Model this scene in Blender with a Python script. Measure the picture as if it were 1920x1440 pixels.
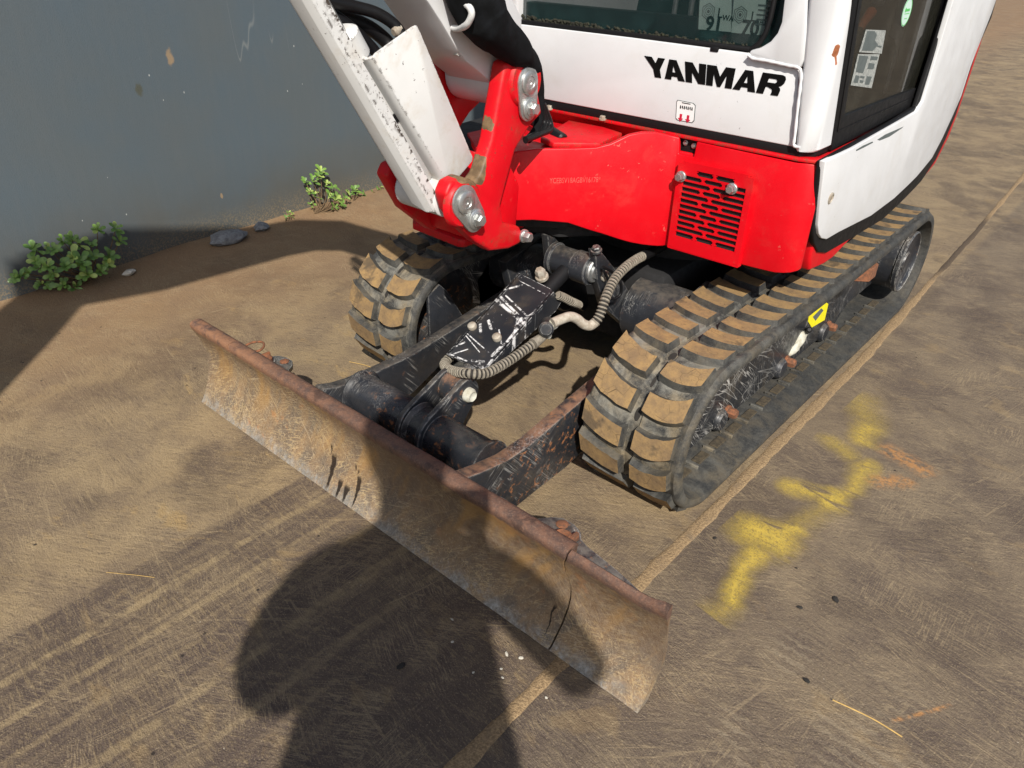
import bpy, bmesh, math, random
from mathutils import Vector, Matrix, Euler, noise as mnoise

random.seed(7)
S = bpy.context.scene
for o in list(bpy.data.objects):
    bpy.data.objects.remove(o)
COL = S.collection
R = math.radians

# ------------------------------------------------------------------ camera, light, exposure
cam_d = bpy.data.cameras.new("camera")
cam = bpy.data.objects.new("camera", cam_d)
COL.objects.link(cam)
S.camera = cam
cam_d.sensor_width = 36.0
cam_d.lens = 1396.09 / 1920 * 36.0
cam_d.clip_start = 0.02
cam_d.clip_end = 500
yaw, pitch, roll = -0.70999, 0.546957, 0.024069
fw = Vector((math.sin(yaw) * math.cos(pitch), math.cos(yaw) * math.cos(pitch), -math.sin(pitch)))
rt = Vector((math.cos(yaw), -math.sin(yaw), 0))
up = rt.cross(fw)
rt2 = math.cos(roll) * rt + math.sin(roll) * up
up2 = -math.sin(roll) * rt + math.cos(roll) * up
M = Matrix((rt2, up2, -fw)).transposed().to_4x4()
M.translation = Vector((0.97368, -0.68618, 1.04087))
cam.matrix_world = M

world = bpy.data.worlds.new("World")
S.world = world
world.use_nodes = True
wn = world.node_tree.nodes
wl = world.node_tree.links
for n in list(wn):
    wn.remove(n)
sky = wn.new("ShaderNodeTexSky")
sky.sky_type = 'NISHITA'
sky.sun_disc = False
sky.sun_elevation = R(40.6)
sky.sun_rotation = R(133)
sky.air_density = 1.0
sky.dust_density = 1.5
bg = wn.new("ShaderNodeBackground")
bg.inputs[1].default_value = 0.088
wo = wn.new("ShaderNodeOutputWorld")
wl.new(sky.outputs[0], bg.inputs[0])
wl.new(bg.outputs[0], wo.inputs[0])

sun_d = bpy.data.lights.new("sun", 'SUN')
sun_d.energy = 4.9
sun_d.angle = R(0.6)
sun_d.color = (1.0, 0.94, 0.85)
sun = bpy.data.objects.new("sun", sun_d)
COL.objects.link(sun)
sun.rotation_euler = Vector((-0.85, 0.8, -1.0)).to_track_quat('-Z', 'Y').to_euler()

S.view_settings.view_transform = 'Standard'
S.view_settings.look = 'None'
S.view_settings.gamma = 1.0
S.view_settings.use_curve_mapping = False
S.view_settings.exposure = 0.36
S.render.engine = 'CYCLES'
S.cycles.max_bounces = 8
S.cycles.use_denoising = True

# ------------------------------------------------------------------ node helpers
class N:
    def __init__(s, name):
        s.m = bpy.data.materials.new(name)
        s.m.use_nodes = True
        s.t = s.m.node_tree
        s.t.nodes.clear()
        s._pos = None
    def new(s, typ):
        return s.t.nodes.new(typ)
    def put(s, sock, v):
        if hasattr(v, 'is_linked') or isinstance(v, bpy.types.NodeSocket):
            s.t.links.new(v, sock)
        elif isinstance(v, (tuple, list)):
            v = tuple(v)
            if sock.type == 'RGBA' and len(v) == 3:
                v = v + (1,)
            sock.default_value = v
        else:
            sock.default_value = v
    def pos(s):
        if s._pos is None:
            s._pos = s.new('ShaderNodeNewGeometry').outputs['Position']
        return s._pos
    def obj(s):
        return s.new('ShaderNodeTexCoord').outputs['Object']
    def nrm(s):
        return s.new('ShaderNodeNewGeometry').outputs['Normal']
    def sep(s, v=None):
        n = s.new('ShaderNodeSeparateXYZ')
        s.put(n.inputs[0], v if v is not None else s.pos())
        return n.outputs
    def mp(s, v, loc=(0, 0, 0), rot=(0, 0, 0), sc=(1, 1, 1)):
        n = s.new('ShaderNodeMapping')
        s.put(n.inputs[0], v)
        n.inputs[1].default_value = loc
        n.inputs[2].default_value = rot
        n.inputs[3].default_value = sc
        return n.outputs[0]
    def noise(s, scale, detail=3, rough=.55, v=None, dist=0.0):
        n = s.new('ShaderNodeTexNoise')
        s.put(n.inputs['Vector'], v if v is not None else s.pos())
        n.inputs['Scale'].default_value = scale
        n.inputs['Detail'].default_value = detail
        n.inputs['Roughness'].default_value = rough
        n.inputs['Distortion'].default_value = dist
        return n.outputs['Fac']
    def voro(s, scale, v=None, feature='F1', out='Distance'):
        n = s.new('ShaderNodeTexVoronoi')
        n.feature = feature
        s.put(n.inputs['Vector'], v if v is not None else s.pos())
        n.inputs['Scale'].default_value = scale
        return n.outputs[out]
    def mr(s, v, a, b, c=0., d=1., smooth=True):
        n = s.new('ShaderNodeMapRange')
        n.interpolation_type = 'SMOOTHSTEP' if smooth else 'LINEAR'
        s.put(n.inputs[0], v)
        for i, x in enumerate((a, b, c, d)):
            n.inputs[1 + i].default_value = x
        return n.outputs[0]
    def ma(s, op, a, b=0.5, c=None):
        n = s.new('ShaderNodeMath')
        n.operation = op
        s.put(n.inputs[0], a)
        s.put(n.inputs[1], b)
        if c is not None:
            s.put(n.inputs[2], c)
        return n.outputs[0]
    def mul(s, *a):
        r = a[0]
        for b in a[1:]:
            r = s.ma('MULTIPLY', r, b)
        return r
    def mx(s, *a):
        r = a[0]
        for b in a[1:]:
            r = s.ma('MAXIMUM', r, b)
        return r
    def mix(s, f, a, b, typ='MIX'):
        n = s.new('ShaderNodeMix')
        n.data_type = 'RGBA'
        n.blend_type = typ
        n.clamp_factor = True
        s.put(n.inputs[0], f)
        s.put(n.inputs[6], a)
        s.put(n.inputs[7], b)
        return n.outputs[2]
    def scr(s, ang=0, scale=30, stretch=12, width=.035, keep=(.5, .62), axis='z', seed=0.0, v=None, mscale=6):
        """hairline scratches: contour lines of stretched noise, broken up by a mask"""
        rot = {'z': (0, 0, ang), 'x': (ang, 0, 0), 'y': (0, ang, 0)}[axis]
        sc = {'z': (1 / stretch, 1, 1), 'x': (1, 1 / stretch, 1), 'y': (1 / stretch, 1, 1)}[axis]
        base = v if v is not None else s.pos()
        w = s.mp(base, loc=(seed, seed * 1.7, seed * .6), rot=rot)
        w = s.mp(w, sc=sc)
        f = s.noise(scale, 1.5, .5, w)
        d = s.ma('ABSOLUTE', s.ma('SUBTRACT', f, .5))
        l = s.mr(d, 0, width, 1, 0)
        k = s.mr(s.noise(mscale, 2, .5, s.mp(base, loc=(seed + 3, 1, 2))), keep[0], keep[1])
        return s.mul(l, k)
    def edge(s, radius=.005, lo=.012, hi=.11):
        b = s.new('ShaderNodeBevel'); b.samples = 4; b.inputs[0].default_value = radius
        d = s.new('ShaderNodeVectorMath'); d.operation = 'DOT_PRODUCT'
        s.t.links.new(b.outputs[0], d.inputs[0]); s.t.links.new(s.nrm(), d.inputs[1])
        return s.mr(s.ma('SUBTRACT', 1, d.outputs['Value']), lo, hi)
    def bump(s, h, strength=.3, dist=.01, normal=None):
        n = s.new('ShaderNodeBump')
        n.inputs['Strength'].default_value = strength
        n.inputs['Distance'].default_value = dist
        s.put(n.inputs['Height'], h)
        if normal is not None:
            s.put(n.inputs['Normal'], normal)
        return n.outputs[0]
    def out(s, color, rough=.5, metal=0., normal=None, spec=.4, coat=0., alpha=None, trans=None):
        b = s.new('ShaderNodeBsdfPrincipled')
        s.put(b.inputs['Base Color'], color)
        s.put(b.inputs['Roughness'], rough)
        s.put(b.inputs['Metallic'], metal)
        if spec is not None:
            b.inputs['Specular IOR Level'].default_value = spec
        if coat:
            b.inputs['Coat Weight'].default_value = coat
            b.inputs['Coat Roughness'].default_value = .08
        if normal is not None:
            s.put(b.inputs['Normal'], normal)
        if alpha is not None:
            s.put(b.inputs['Alpha'], alpha)
        if trans is not None:
            b.inputs['Transmission Weight'].default_value = trans
        o = s.new('ShaderNodeOutputMaterial')
        s.t.links.new(b.outputs[0], o.inputs[0])
        return s.m
    def seg(s, p, q, r0, r1, v=None, ax=(0, 1)):
        """soft capsule mask in the ground plane between p and q"""
        cc = s.sep(v)
        x, y = cc[ax[0]], cc[ax[1]]
        px, py = p; qx, qy = q
        dx, dy = qx - px, qy - py
        L2 = max(dx * dx + dy * dy, 1e-9)
        ax_ = s.ma('SUBTRACT', x, px); ay = s.ma('SUBTRACT', y, py)
        t = s.ma('MULTIPLY_ADD', ax_, dx / L2, s.ma('MULTIPLY', ay, dy / L2))
        n = s.t.nodes.new('ShaderNodeClamp'); s.put(n.inputs[0], t); t = n.outputs[0]
        ex = s.ma('SUBTRACT', ax_, s.ma('MULTIPLY', t, dx)); ey = s.ma('SUBTRACT', ay, s.ma('MULTIPLY', t, dy))
        d = s.ma('SQRT', s.ma('MULTIPLY_ADD', ex, ex, s.ma('MULTIPLY', ey, ey)))
        return s.mr(d, r0, r1, 1, 0)

# ------------------------------------------------------------------ materials
def mat_ground():
    n = N("ground_brown_board")
    x, y, z = n.sep()
    big = n.noise(1.3, 4, .6)
    mid = n.noise(5.5, 4, .6, dist=.4)
    fine = n.noise(140, 3, .7)
    grain = n.noise(420, 2, .6)
    olive = (.275, .203, .116); brown = (.165, .121, .080)
    c = n.mix(n.mr(mid, .32, .68), olive, brown)
    # the board right of the joint is greyer, the strip by the wall carries red silt
    right = n.mr(x, .5, .53)
    c = n.mix(n.mul(right, .75), c, n.mix(n.mr(mid, .35, .7), (.142, .110, .080), (.080, .060, .051)))
    patch = n.mr(n.noise(2.6, 5, .62, n.mp(n.pos(), loc=(4, 2, 0)), dist=.8), .50, .62)
    c = n.mix(n.mul(patch, .62), c, (.080, .058, .044))
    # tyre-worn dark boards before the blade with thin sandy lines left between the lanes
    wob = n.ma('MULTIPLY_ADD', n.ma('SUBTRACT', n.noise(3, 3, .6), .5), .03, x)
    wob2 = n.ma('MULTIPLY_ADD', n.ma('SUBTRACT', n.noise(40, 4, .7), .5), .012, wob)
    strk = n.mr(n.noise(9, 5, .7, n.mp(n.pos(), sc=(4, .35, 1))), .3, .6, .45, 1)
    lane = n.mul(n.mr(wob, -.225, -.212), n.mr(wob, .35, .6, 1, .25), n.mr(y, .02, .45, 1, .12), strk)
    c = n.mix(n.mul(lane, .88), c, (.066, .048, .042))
    for x0, w0, k in ((-.128, .012, 1.0), (-.048, .011, .8), (.022, .009, .5), (.118, .013, .8), (.21, .01, .45)):
        d = n.ma('ABSOLUTE', n.ma('SUBTRACT', wob2, x0))
        b = n.mul(n.mr(d, w0 * .4, w0, 1, 0), n.mr(n.noise(16, 5, .7), .36, .58), n.mr(y, .05, .0, 0, 1))
        c = n.mix(n.mul(b, k), c, (.235, .175, .10))
    # tan dust smears
    tp = n.mr(n.noise(7, 5, .65, n.mp(n.pos(), loc=(1.2, .3, 0), sc=(1, 1.5, 1)), dist=.6), .57, .68)
    tp = n.mul(tp, n.mr(n.noise(1.7, 2), .36, .55))
    c = n.mix(n.mul(tp, n.mr(x, .1, -.3, .25, .8)), c, (.33, .225, .10))
    silt = n.mul(n.mr(x, -.55, -1.55), n.mr(n.noise(4, 4, .6), .2, .55, .55, 1))
    c = n.mix(n.mul(silt, .85), c, n.mix(n.mr(fine, .3, .7), (.26, .158, .082), (.215, .132, .07)))
    # fibres: short combed grain in two directions, then scrapes
    P = n.pos()
    g1 = n.noise(125, 4, .7, n.mp(n.mp(P, rot=(0, 0, R(4))), sc=(.16, 1, 1)), dist=.25)
    g2 = n.noise(115, 4, .7, n.mp(n.mp(P, rot=(0, 0, R(-30))), sc=(.18, 1, 1)), dist=.25)
    g3 = n.noise(330, 3, .7, n.mp(n.mp(P, rot=(0, 0, R(14))), sc=(.2, 1, 1)))
    pick = n.mr(n.noise(3.1, 3, .55, n.mp(P, loc=(6, 1, 0))), .44, .56)
    fib = n.ma('ADD', n.mul(n.ma('SUBTRACT', 1, pick), g1), n.mul(pick, g2))
    fib = n.ma('ADD', n.mul(fib, .62), n.mul(g3, .38))
    soft = n.mr(x, -1.35, -.75, .35, 1)
    c = n.mix(n.mul(n.mr(fib, .50, .62), soft, .40), c, n.mix(right, (.29, .215, .115), (.245, .19, .115)))
    c = n.mix(n.mul(n.mr(fib, .47, .38), soft, .48), c, (.056, .041, .036))
    sc = None
    for i, (a, scale, st, w, keep, ms) in enumerate((
            (R(26), 240, 14, .06, (.5, .64), 9), (R(-30), 230, 14, .06, (.5, .64), 8), (R(88), 190, 15, .05, (.54, .66), 5),
            (R(10), 60, 34, .014, (.5, .6), 4), (R(104), 46, 34, .011, (.53, .6), 3), (R(-42), 40, 30, .009, (.53, .62), 3.3))):
        f = n.scr(a, scale, st, w, keep, 'z', i * 2.3 + .7, None, ms)
        sc = f if sc is None else n.mx(sc, f)
    c = n.mix(n.mul(sc, .36), c, (.38, .29, .17))
    # tyre print scallops at the lower right
    wv = n.new('ShaderNodeTexWave'); wv.wave_type = 'RINGS'; wv.inputs['Scale'].default_value = 20; wv.inputs['Distortion'].default_value = 3.5; wv.inputs['Detail'].default_value = 3; wv.inputs['Detail Scale'].default_value = 3
    n.put(wv.inputs['Vector'], n.mp(P, loc=(-.9, .25, 0), sc=(1.6, .7, 1)))
    tm = n.mul(n.mr(wv.outputs['Fac'], .55, .85), n.mr(x, .72, .78), n.mr(y, .38, .28), n.mr(x, 1.15, 1.35, 1, 0), n.mr(y, -.3, -.15), n.mr(n.noise(9, 3), .42, .6))
    c = n.mix(n.mul(tm, .3), c, (.33, .27, .18))
    # stipple and dark drips
    c = n.mix(n.mul(n.mr(fine, .56, .72), .3), c, (.32, .24, .13))
    c = n.mix(n.mul(n.mr(grain, .55, .72), .5), c, (.035, .028, .024))
    c = n.mix(n.mul(n.mr(n.noise(300, 3, .75, n.mp(n.pos(), loc=(5, 5, 0))), .56, .68), soft, .5), c, (.40, .32, .20))
    pit = n.mul(n.mr(n.noise(75, 5, .78, n.mp(n.pos(), loc=(1, 8, 0))), .56, .66), n.mr(n.noise(6, 3), .42, .6))
    c = n.mix(n.mul(pit, soft, .5), c, (.055, .042, .035))
    dots = n.mul(n.mr(n.voro(26), .06, .1, 1, 0), n.mr(n.noise(3.2, 2, .5, n.mp(n.pos(), loc=(7, 7, 0))), .57, .62))
    c = n.mix(n.mul(dots, .9), c, (.02, .016, .014))
    wht = n.mul(n.mr(n.voro(34, n.mp(n.pos(), loc=(3, 9, 0))), .02, .035, 1, 0), n.mr(n.noise(5, 2, .5, n.mp(n.pos(), loc=(2, 17, 0))), .56, .6))
    c = n.mix(n.mul(wht, .85), c, (.6, .55, .45))
    # rusty smears right of the joint
    for p, q, r in (((.72, 1.0), (.80, .975), .045), ((.735, .86), (.78, .9), .04), ((.96, .26), (1.02, .35), .006)):
        g = n.mul(n.seg(p, q, 0, r), n.mr(n.noise(60, 4, .7), .38, .6))
        c = n.mix(n.mul(g, .75), c, (.46, .22, .07))
    h = n.ma('ADD', n.ma('MULTIPLY', fib, 1.6), n.ma('ADD', fine, n.ma('MULTIPLY', grain, .6)))
    return n.out(c, n.mr(mid, .3, .7, .62, .82), 0, n.bump(h, .6, .004), spec=.35)

def mat_sand():
    n = N("sand")
    f = n.noise(260, 3, .7); g = n.noise(18, 4, .6)
    c = n.mix(n.mr(f, .35, .68), (.20, .135, .072), (.36, .25, .135))
    c = n.mix(n.mr(g, .55, .75), c, (.2, .145, .09))
    x, y, z = n.sep()
    wet = n.mul(n.mr(y, 2.15, 2.35), n.mr(y, 3.0, 3.2, 1, 0))
    c = n.mix(n.mul(wet, .85), c, (.055, .04, .03))
    return n.out(c, .95, 0, n.bump(f, .7, .006))

def mat_wall():
    n = N("painted_wall")
    x, y, z = n.sep()
    v = n.mp(n.pos(), sc=(1, 1, .12))
    a = n.noise(3, 4, .6); b = n.noise(45, 3, .6, v); f = n.noise(260, 2, .6)
    c = n.mix(n.mr(a, .3, .7), (.080, .106, .126), (.088, .106, .116))
    c = n.mix(n.mul(n.mr(b, .4, .75), .16), c, (.11, .122, .128))
    c = n.mix(n.mul(n.mr(f, .5, .75), .25), c, (.06, .075, .085))
    dirt = n.mul(n.mr(z, .36, .02), n.mr(n.noise(5, 5, .65), .25, .7, .35, 1))
    c = n.mix(n.mul(dirt, .62), c, (.085, .074, .054))
    splash = n.mul(n.mr(z, .14, .0), n.mr(n.noise(150, 4, .75), .45, .62))
    c = n.mix(n.mul(splash, .8), c, (.25, .19, .11))
    line = n.mul(n.scr(R(90), 7, 14, .003, (.55, .62), 'x', 5, None, 2), .3)
    c = n.mix(line, c, (.30, .31, .29))
    ch = n.mul(n.mr(n.voro(21, n.mp(n.pos(), sc=(1, 1, .6))), .04, .055, 1, 0), n.mr(n.noise(2.7, 2, .5, n.mp(n.pos(), loc=(3, 3, 1))), .56, .6))
    c = n.mix(n.mul(ch, .7), c, (.50, .52, .50))
    for p, r in (((0.585, .655), .03), ((.455, .57), .028), ((.68, .165), .012)):
        yy = n.ma('SUBTRACT', y, p[0]); zz = n.ma('SUBTRACT', z, p[1])
        d = n.ma('SQRT', n.ma('MULTIPLY_ADD', n.mul(yy, 1.9), n.mul(yy, 1.9), n.mul(zz, zz)))
        d = n.ma('MULTIPLY_ADD', n.ma('SUBTRACT', n.noise(60, 3), .5), .03, d)
        k = n.mul(n.mr(d, r * .5, r, 1, 0), .75)
        c = n.mix(k, c, (.30, .21, .12) if p[0] > .5 else (.07, .07, .045))
    return n.out(c, .55, 0, n.bump(n.ma('ADD', n.ma('MULTIPLY', b, .6), f), .14, .004), spec=.35)

def mat_paint(name, col, rough=.32, chip=(.05, .035, .03), chips=.6, dirt=(.2, .16, .1), dirty=.25, edge=None, scale=38, coat=.25, var=.12, wear=0, chipth=.66, bare=None, barecol=(.10, .065, .035), barex=-.5):
    n = N(name)
    a = n.noise(7, 4, .6); f = n.noise(scale, 5, .7); g = n.noise(300, 2, .6)
    dk = tuple(k * (1 - var) for k in col)
    c = n.mix(n.mr(a, .3, .7), col, dk)
    d = n.mul(n.mr(n.noise(13, 5, .68, dist=.4), .5, .78), dirty)
    c = n.mix(d, c, dirt)
    if edge is not None:
        c = n.mix(n.mul(n.mr(n.noise(90, 4, .7), .58, .7), edge[1]), c, edge[0])
    ch = n.mul(n.mr(f, chipth, chipth + .015), n.mr(n.noise(4.5, 2, .5, n.mp(n.pos(), loc=(5, 1, 2))), .40, .6))
    if wear:
        e = n.mul(n.edge(wear), n.mr(n.noise(70, 5, .72), .50, .56))
        ch = n.mx(ch, e)
    c = n.mix(n.mul(ch, chips), c, chip)
    if bare:
        bm_ = None
        for p, q, r in bare:
            k = n.seg(p, q, r * .3, r, None, (1, 2))
            bm_ = k if bm_ is None else n.mx(bm_, k)
        bm_ = n.mul(n.mr(n.ma('ADD', bm_, n.ma('MULTIPLY', n.ma('SUBTRACT', n.noise(90, 5, .75), .5), 1.6)), .42, .52), n.mr(n.sep()[0], barex, barex + .004))
        c = n.mix(bm_, c, n.mix(n.mr(n.noise(50, 4), .35, .65), barecol, tuple(t * 1.9 for t in barecol)))
    rr = n.mx(n.mr(n.noise(22, 4, .65), .3, .8, rough, rough + .22), n.mul(ch, .8))
    return n.out(c, rr, 0, n.bump(n.ma('SUBTRACT', n.ma('MULTIPLY', g, .4), ch), .10, .003), coat=coat, spec=.3)

def mat_black_steel(name="black_paint", base=(.013, .0145, .018), rust=.25, white=.5, dust=.12, rough=.34, web=0, upc=(.19, .16, .125)):
    n = N(name)
    a = n.noise(9, 4, .6); f = n.noise(60, 5, .72, dist=.3); g = n.noise(260, 3, .65)
    c = n.mix(n.mr(a, .3, .7), base, tuple(k * 1.7 for k in base))
    c = n.mix(n.mul(n.mr(n.noise(16, 5, .7), .48, .75), dust), c, (.16, .13, .09))
    r = n.mul(n.mr(f, .60 - .05 * rust, .70 - .06 * rust), n.mr(n.noise(5, 3), .42 - .08 * rust, .6 - .06 * rust))
    c = n.mix(n.mul(r, rust), c, n.mix(n.mr(g, .3, .7), (.30, .12, .04), (.18, .085, .045)))
    sp = n.mul(n.mr(n.noise(210, 4, .75), .655, .70), n.mr(n.noise(11, 3), .42, .6), .75)
    s1 = n.scr(R(48), 150, 22, .03, (.52, .64), 'x', 2, None, 11)
    s2 = n.scr(R(-38), 170, 18, .03, (.54, .64), 'x', 9, None, 12)
    w = n.mx(n.mul(n.mx(s1, s2), .6), sp)
    if web:
        x_, y_, z_ = n.sep()
        wb = n.mx(n.scr(R(38), 60, 14, .022, (.40, .55), 'x', 21, None, 8), n.scr(R(62), 75, 12, .02, (.42, .56), 'x', 27, None, 9), n.scr(R(20), 46, 16, .02, (.42, .56), 'x', 29, None, 7))
        w = n.mx(w, n.mul(wb, n.mr(y_, 1.15, .55, .12, .95)))
    up_ = n.mul(n.mr(n.sep(n.nrm())[2], .55, .9), n.mr(n.noise(45, 5, .7), .3, .65))
    c = n.mix(n.mul(up_, min(.75, dust * 3)), c, upc)
    e = n.mul(n.edge(.005), n.mr(n.noise(80, 5, .7), .38, .58))
    w = n.mx(w, n.mul(e, .6))
    c = n.mix(n.mul(w, white), c, (.52, .51, .48))
    return n.out(c, n.mr(f, .3, .7, rough - .06, rough + .22), 0, n.bump(n.ma('ADD', f, n.ma('MULTIPLY', g, .3)), .10, .003), spec=.5)

def mat_blade():
    n = N("rusty_blade_steel")
    x, y, z = n.sep()
    wv = n.mp(n.pos(), rot=(0, R(-28), 0))
    wv = n.mp(wv, sc=(1.0, 1, .16))
    st = n.noise(28, 4, .65, wv); f = n.noise(70, 5, .75); g = n.noise(320, 3, .7); a = n.noise(6, 4, .6)
    tan = (.26, .172, .095); gry = (.135, .108, .083)
    c = n.mix(n.mr(st, .35, .65), tan, gry)
    c = n.mix(n.mul(n.mr(a, .42, .7), .6), c, n.mix(n.mr(f, .3, .7), (.135, .083, .048), (.22, .165, .11)))
    # rust thrown over the upper face
    zn = n.ma('MULTIPLY_ADD', n.ma('SUBTRACT', n.noise(9, 4, .6), .5), .05, z)
    upr = n.mul(n.mr(zn, .13, .19), n.mr(f, .25, .6, .35, 1))
    c = n.mix(n.mul(upr, .55), c, (.15, .075, .035))
    lng = n.mx(n.scr(R(22), 46, 60, .012, (.46, .56), 'y', 41, None, 5), n.scr(R(34), 60, 50, .012, (.5, .58), 'y', 45, None, 6), n.scr(R(-50), 60, 40, .012, (.5, .58), 'y', 49, None, 6))
    sc = n.mx(n.scr(R(24), 190, 18, .05, (.42, .6), 'y', 3, None, 9), n.scr(R(-48), 150, 18, .045, (.42, .6), 'y', 8, None, 9),
              n.scr(R(40), 60, 30, .014, (.5, .6), 'y', 15, None, 6))
    c = n.mix(n.mul(sc, .6), c, (.50, .37, .19))
    c = n.mix(n.mul(lng, .6), c, (.46, .36, .23))
    c = n.mix(n.mul(n.mr(g, .55, .72), .4), c, (.045, .035, .03))
    c = n.mix(n.mul(n.mr(n.noise(240, 4, .75), .53, .64), .6), c, (.40, .32, .21))
    c = n.mix(n.mul(n.mr(n.noise(200, 4, .75, n.mp(n.pos(), loc=(3, 1, 4))), .55, .66), .6), c, (.07, .05, .035))
    dkb = n.mul(n.mr(x, -.28, .12), n.mr(z, .035, .11), n.mr(n.noise(6, 4, .65), .25, .6, .5, 1))
    c = n.mix(n.mul(dkb, .68), c, n.mix(n.mr(f, .35, .65), (.105, .062, .036), (.15, .105, .07)))
    gold = n.mul(n.mr(n.noise(11, 4, .65, wv), .5, .66), n.mr(z, .03, .12))
    c = n.mix(n.mul(gold, .5), c, (.38, .21, .06))
    org = n.mul(n.mr(n.noise(13, 4, .7, n.mp(n.pos(), loc=(8, 0, 1))), .6, .7), n.mr(x, .0, -.6, .35, 1))
    c = n.mix(n.mul(org, .6), c, (.42, .17, .05))
    # the worn cutting edge is bare and bright
    low = n.mul(n.mr(zn, .034, .002), n.mr(n.noise(34, 5, .72), .38, .64, .06, 1))
    c = n.mix(n.mul(low, .8), c, n.mix(n.mr(f, .35, .65), (.46, .46, .44), (.22, .21, .19)))
    # the rolled top lip is red-brown rust
    lip = n.mr(n.ma('MULTIPLY_ADD', n.ma('SUBTRACT', f, .5), .02, z), .196, .207)
    lc = n.mix(n.mr(n.noise(48, 6, .75), .34, .66), (.155, .080, .052), (.075, .048, .040))
    lc = n.mix(n.mul(n.mr(g, .5, .72), .5), lc, (.25, .16, .11))
    lc = n.mix(n.mul(n.mr(n.noise(17, 5, .7), .58, .66), .8), lc, (.05, .03, .024))
    lc = n.mix(n.mul(n.mr(x, .0, -.6), .5, n.mr(n.noise(30, 4, .7), .35, .6)), lc, (.34, .165, .08))
    c = n.mix(lip, c, lc)
    # oil runs down the face
    oil = None
    for x0, z0, l, w in ((-.14, .075, .07, .010), (-.152, .095, .02, .004), (-.105, .035, .035, .009), (-.083, .032, .032, .010), (-.052, .065, .06, .008), (-.07, .085, .012, .004), (-.06, .078, .01, .004), (.462, .07, .055, .003)):
        dx = n.ma('ABSOLUTE', n.ma('SUBTRACT', n.ma('MULTIPLY_ADD', n.ma('SUBTRACT', n.noise(50, 2), .5), .012, x), x0))
        dz = n.ma('SUBTRACT', z0, z)
        ww = n.mr(dz, 0, l, w, w * .38)
        k = n.mul(n.mr(n.ma('DIVIDE', dx, ww), .55, 1, 1, 0), n.mr(dz, -.008, .004), n.mr(dz, l - .01, l + .006, 1, 0))
        oil = k if oil is None else n.mx(oil, k)
    c = n.mix(n.mul(oil, .93), c, (.016, .011, .009))
    rough = n.ma('MULTIPLY_ADD', n.mx(oil, n.mul(low, .6)), -.3, n.mr(f, .3, .7, .55, .8))
    return n.out(c, rough, n.mul(low, .5), n.bump(n.ma('ADD', f, n.ma('MULTIPLY', g, .5)), .35, .004), spec=.4)

def mat_rubber(name="dusty_rubber", dusty=1.0):
    n = N(name)
    a = n.noise(22, 5, .7, dist=.5); f = n.noise(130, 4, .7); g = n.noise(480, 2, .6)
    c = n.mix(n.mr(f, .3, .7), (.020, .021, .022), (.038, .039, .038))
    x_, y_, z_ = n.sep()
    c = n.mix(n.mul(n.mr(a, .34, .66), .85 * dusty, n.mr(y_, .55, .95, 1, .45)), c, n.mix(n.mr(n.noise(14, 3), .35, .65), (.205, .20, .175), (.25, .20, .125)))
    c = n.mix(n.mul(n.mr(g, .5, .75), .35 * dusty), c, (.30, .29, .25))
    return n.out(c, .72, 0, n.bump(n.ma('ADD', f, a), .3, .003), spec=.35)

def mat_mud(name="tan_mud"):
    n = N(name)
    a = n.noise(30, 5, .7); f = n.noise(150, 4, .7)
    c = n.mix(n.mr(a, .3, .7), (.30, .195, .085), (.185, .125, .07))
    c = n.mix(n.mul(n.mr(f, .55, .72), .6), c, (.12, .08, .045))
    cr = n.mul(n.mr(n.voro(38, None, 'DISTANCE_TO_EDGE'), 0, .018, 1, 0), n.mr(n.noise(17, 3), .5, .6))
    c = n.mix(n.mul(cr, .8), c, (.05, .035, .02))
    st = n.mr(n.noise(9, 4, .65, n.mp(n.pos(), loc=(2, 2, 5))), .57, .64)
    c = n.mix(n.mul(st, .75), c, (.07, .055, .04))
    return n.out(c, .92, 0, n.bump(n.ma('SUBTRACT', f, cr), .35, .004), spec=.2)

def mat_simple(name, col, rough=.5, metal=0., var=.25, scale=60, bump=.1, col2=None, spec=None, coat=0.):
    n = N(name)
    f = n.noise(scale, 4, .65)
    c = n.mix(n.mr(f, .3, .72), col, col2 if col2 else tuple(k * (1 - var) for k in col))
    return n.out(c, n.mr(f, .3, .7, rough, min(1, rough + .15)), metal, n.bump(f, bump, .002), spec=spec, coat=coat)

def mat_glass(name, tint, alpha):
    n = N(name)
    f = n.noise(9, 4, .65); g = n.noise(160, 3, .7)
    k = n.ma('ADD', alpha, n.mul(n.mr(f, .5, .8), .10))
    k = n.ma('ADD', k, n.mul(n.mr(g, .62, .75), .05))
    return n.out(n.mix(n.mr(f, .45, .8), tint, tuple(min(1, t * 2.2) for t in tint)), .06, 0, None, spec=.6, alpha=k)

_b = [(0.344, 0.739), (0.316, 0.681), (0.31, 0.648), (0.279, 0.652), (0.255, 0.657), (0.356, 0.797)]
BARE_RED = [(_b[0], _b[1], .006), (_b[1], _b[2], .016), (_b[2], _b[3], .014), (_b[3], _b[4], .008), (_b[5], _b[0], .003)]
_b = [(0.771, 0.876), (0.77, 0.865), (0.776, 0.849), (0.887, 0.81)]
BARE_WHITE = [(_b[0], _b[1], .0075), (_b[1], _b[2], .003)]
MT = {}
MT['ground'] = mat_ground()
MT['sand'] = mat_sand()
MT['wall'] = mat_wall()
MT['red'] = mat_paint("red_paint", (.60, .0018, .0085), .34, chips=.6, chip=(.58, .17, .13), chipth=.64, scale=55, dirt=(.44, .05, .04), dirty=.35, coat=.0, var=.1)
MT['red_worn'] = mat_paint("worn_red_paint", (.58, .0020, .0085), .44, chips=.95, chip=(.085, .055, .03), dirt=(.28, .06, .03), dirty=.5, scale=75, coat=.0, wear=.013, chipth=.62, bare=BARE_RED, barex=-.02)
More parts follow.
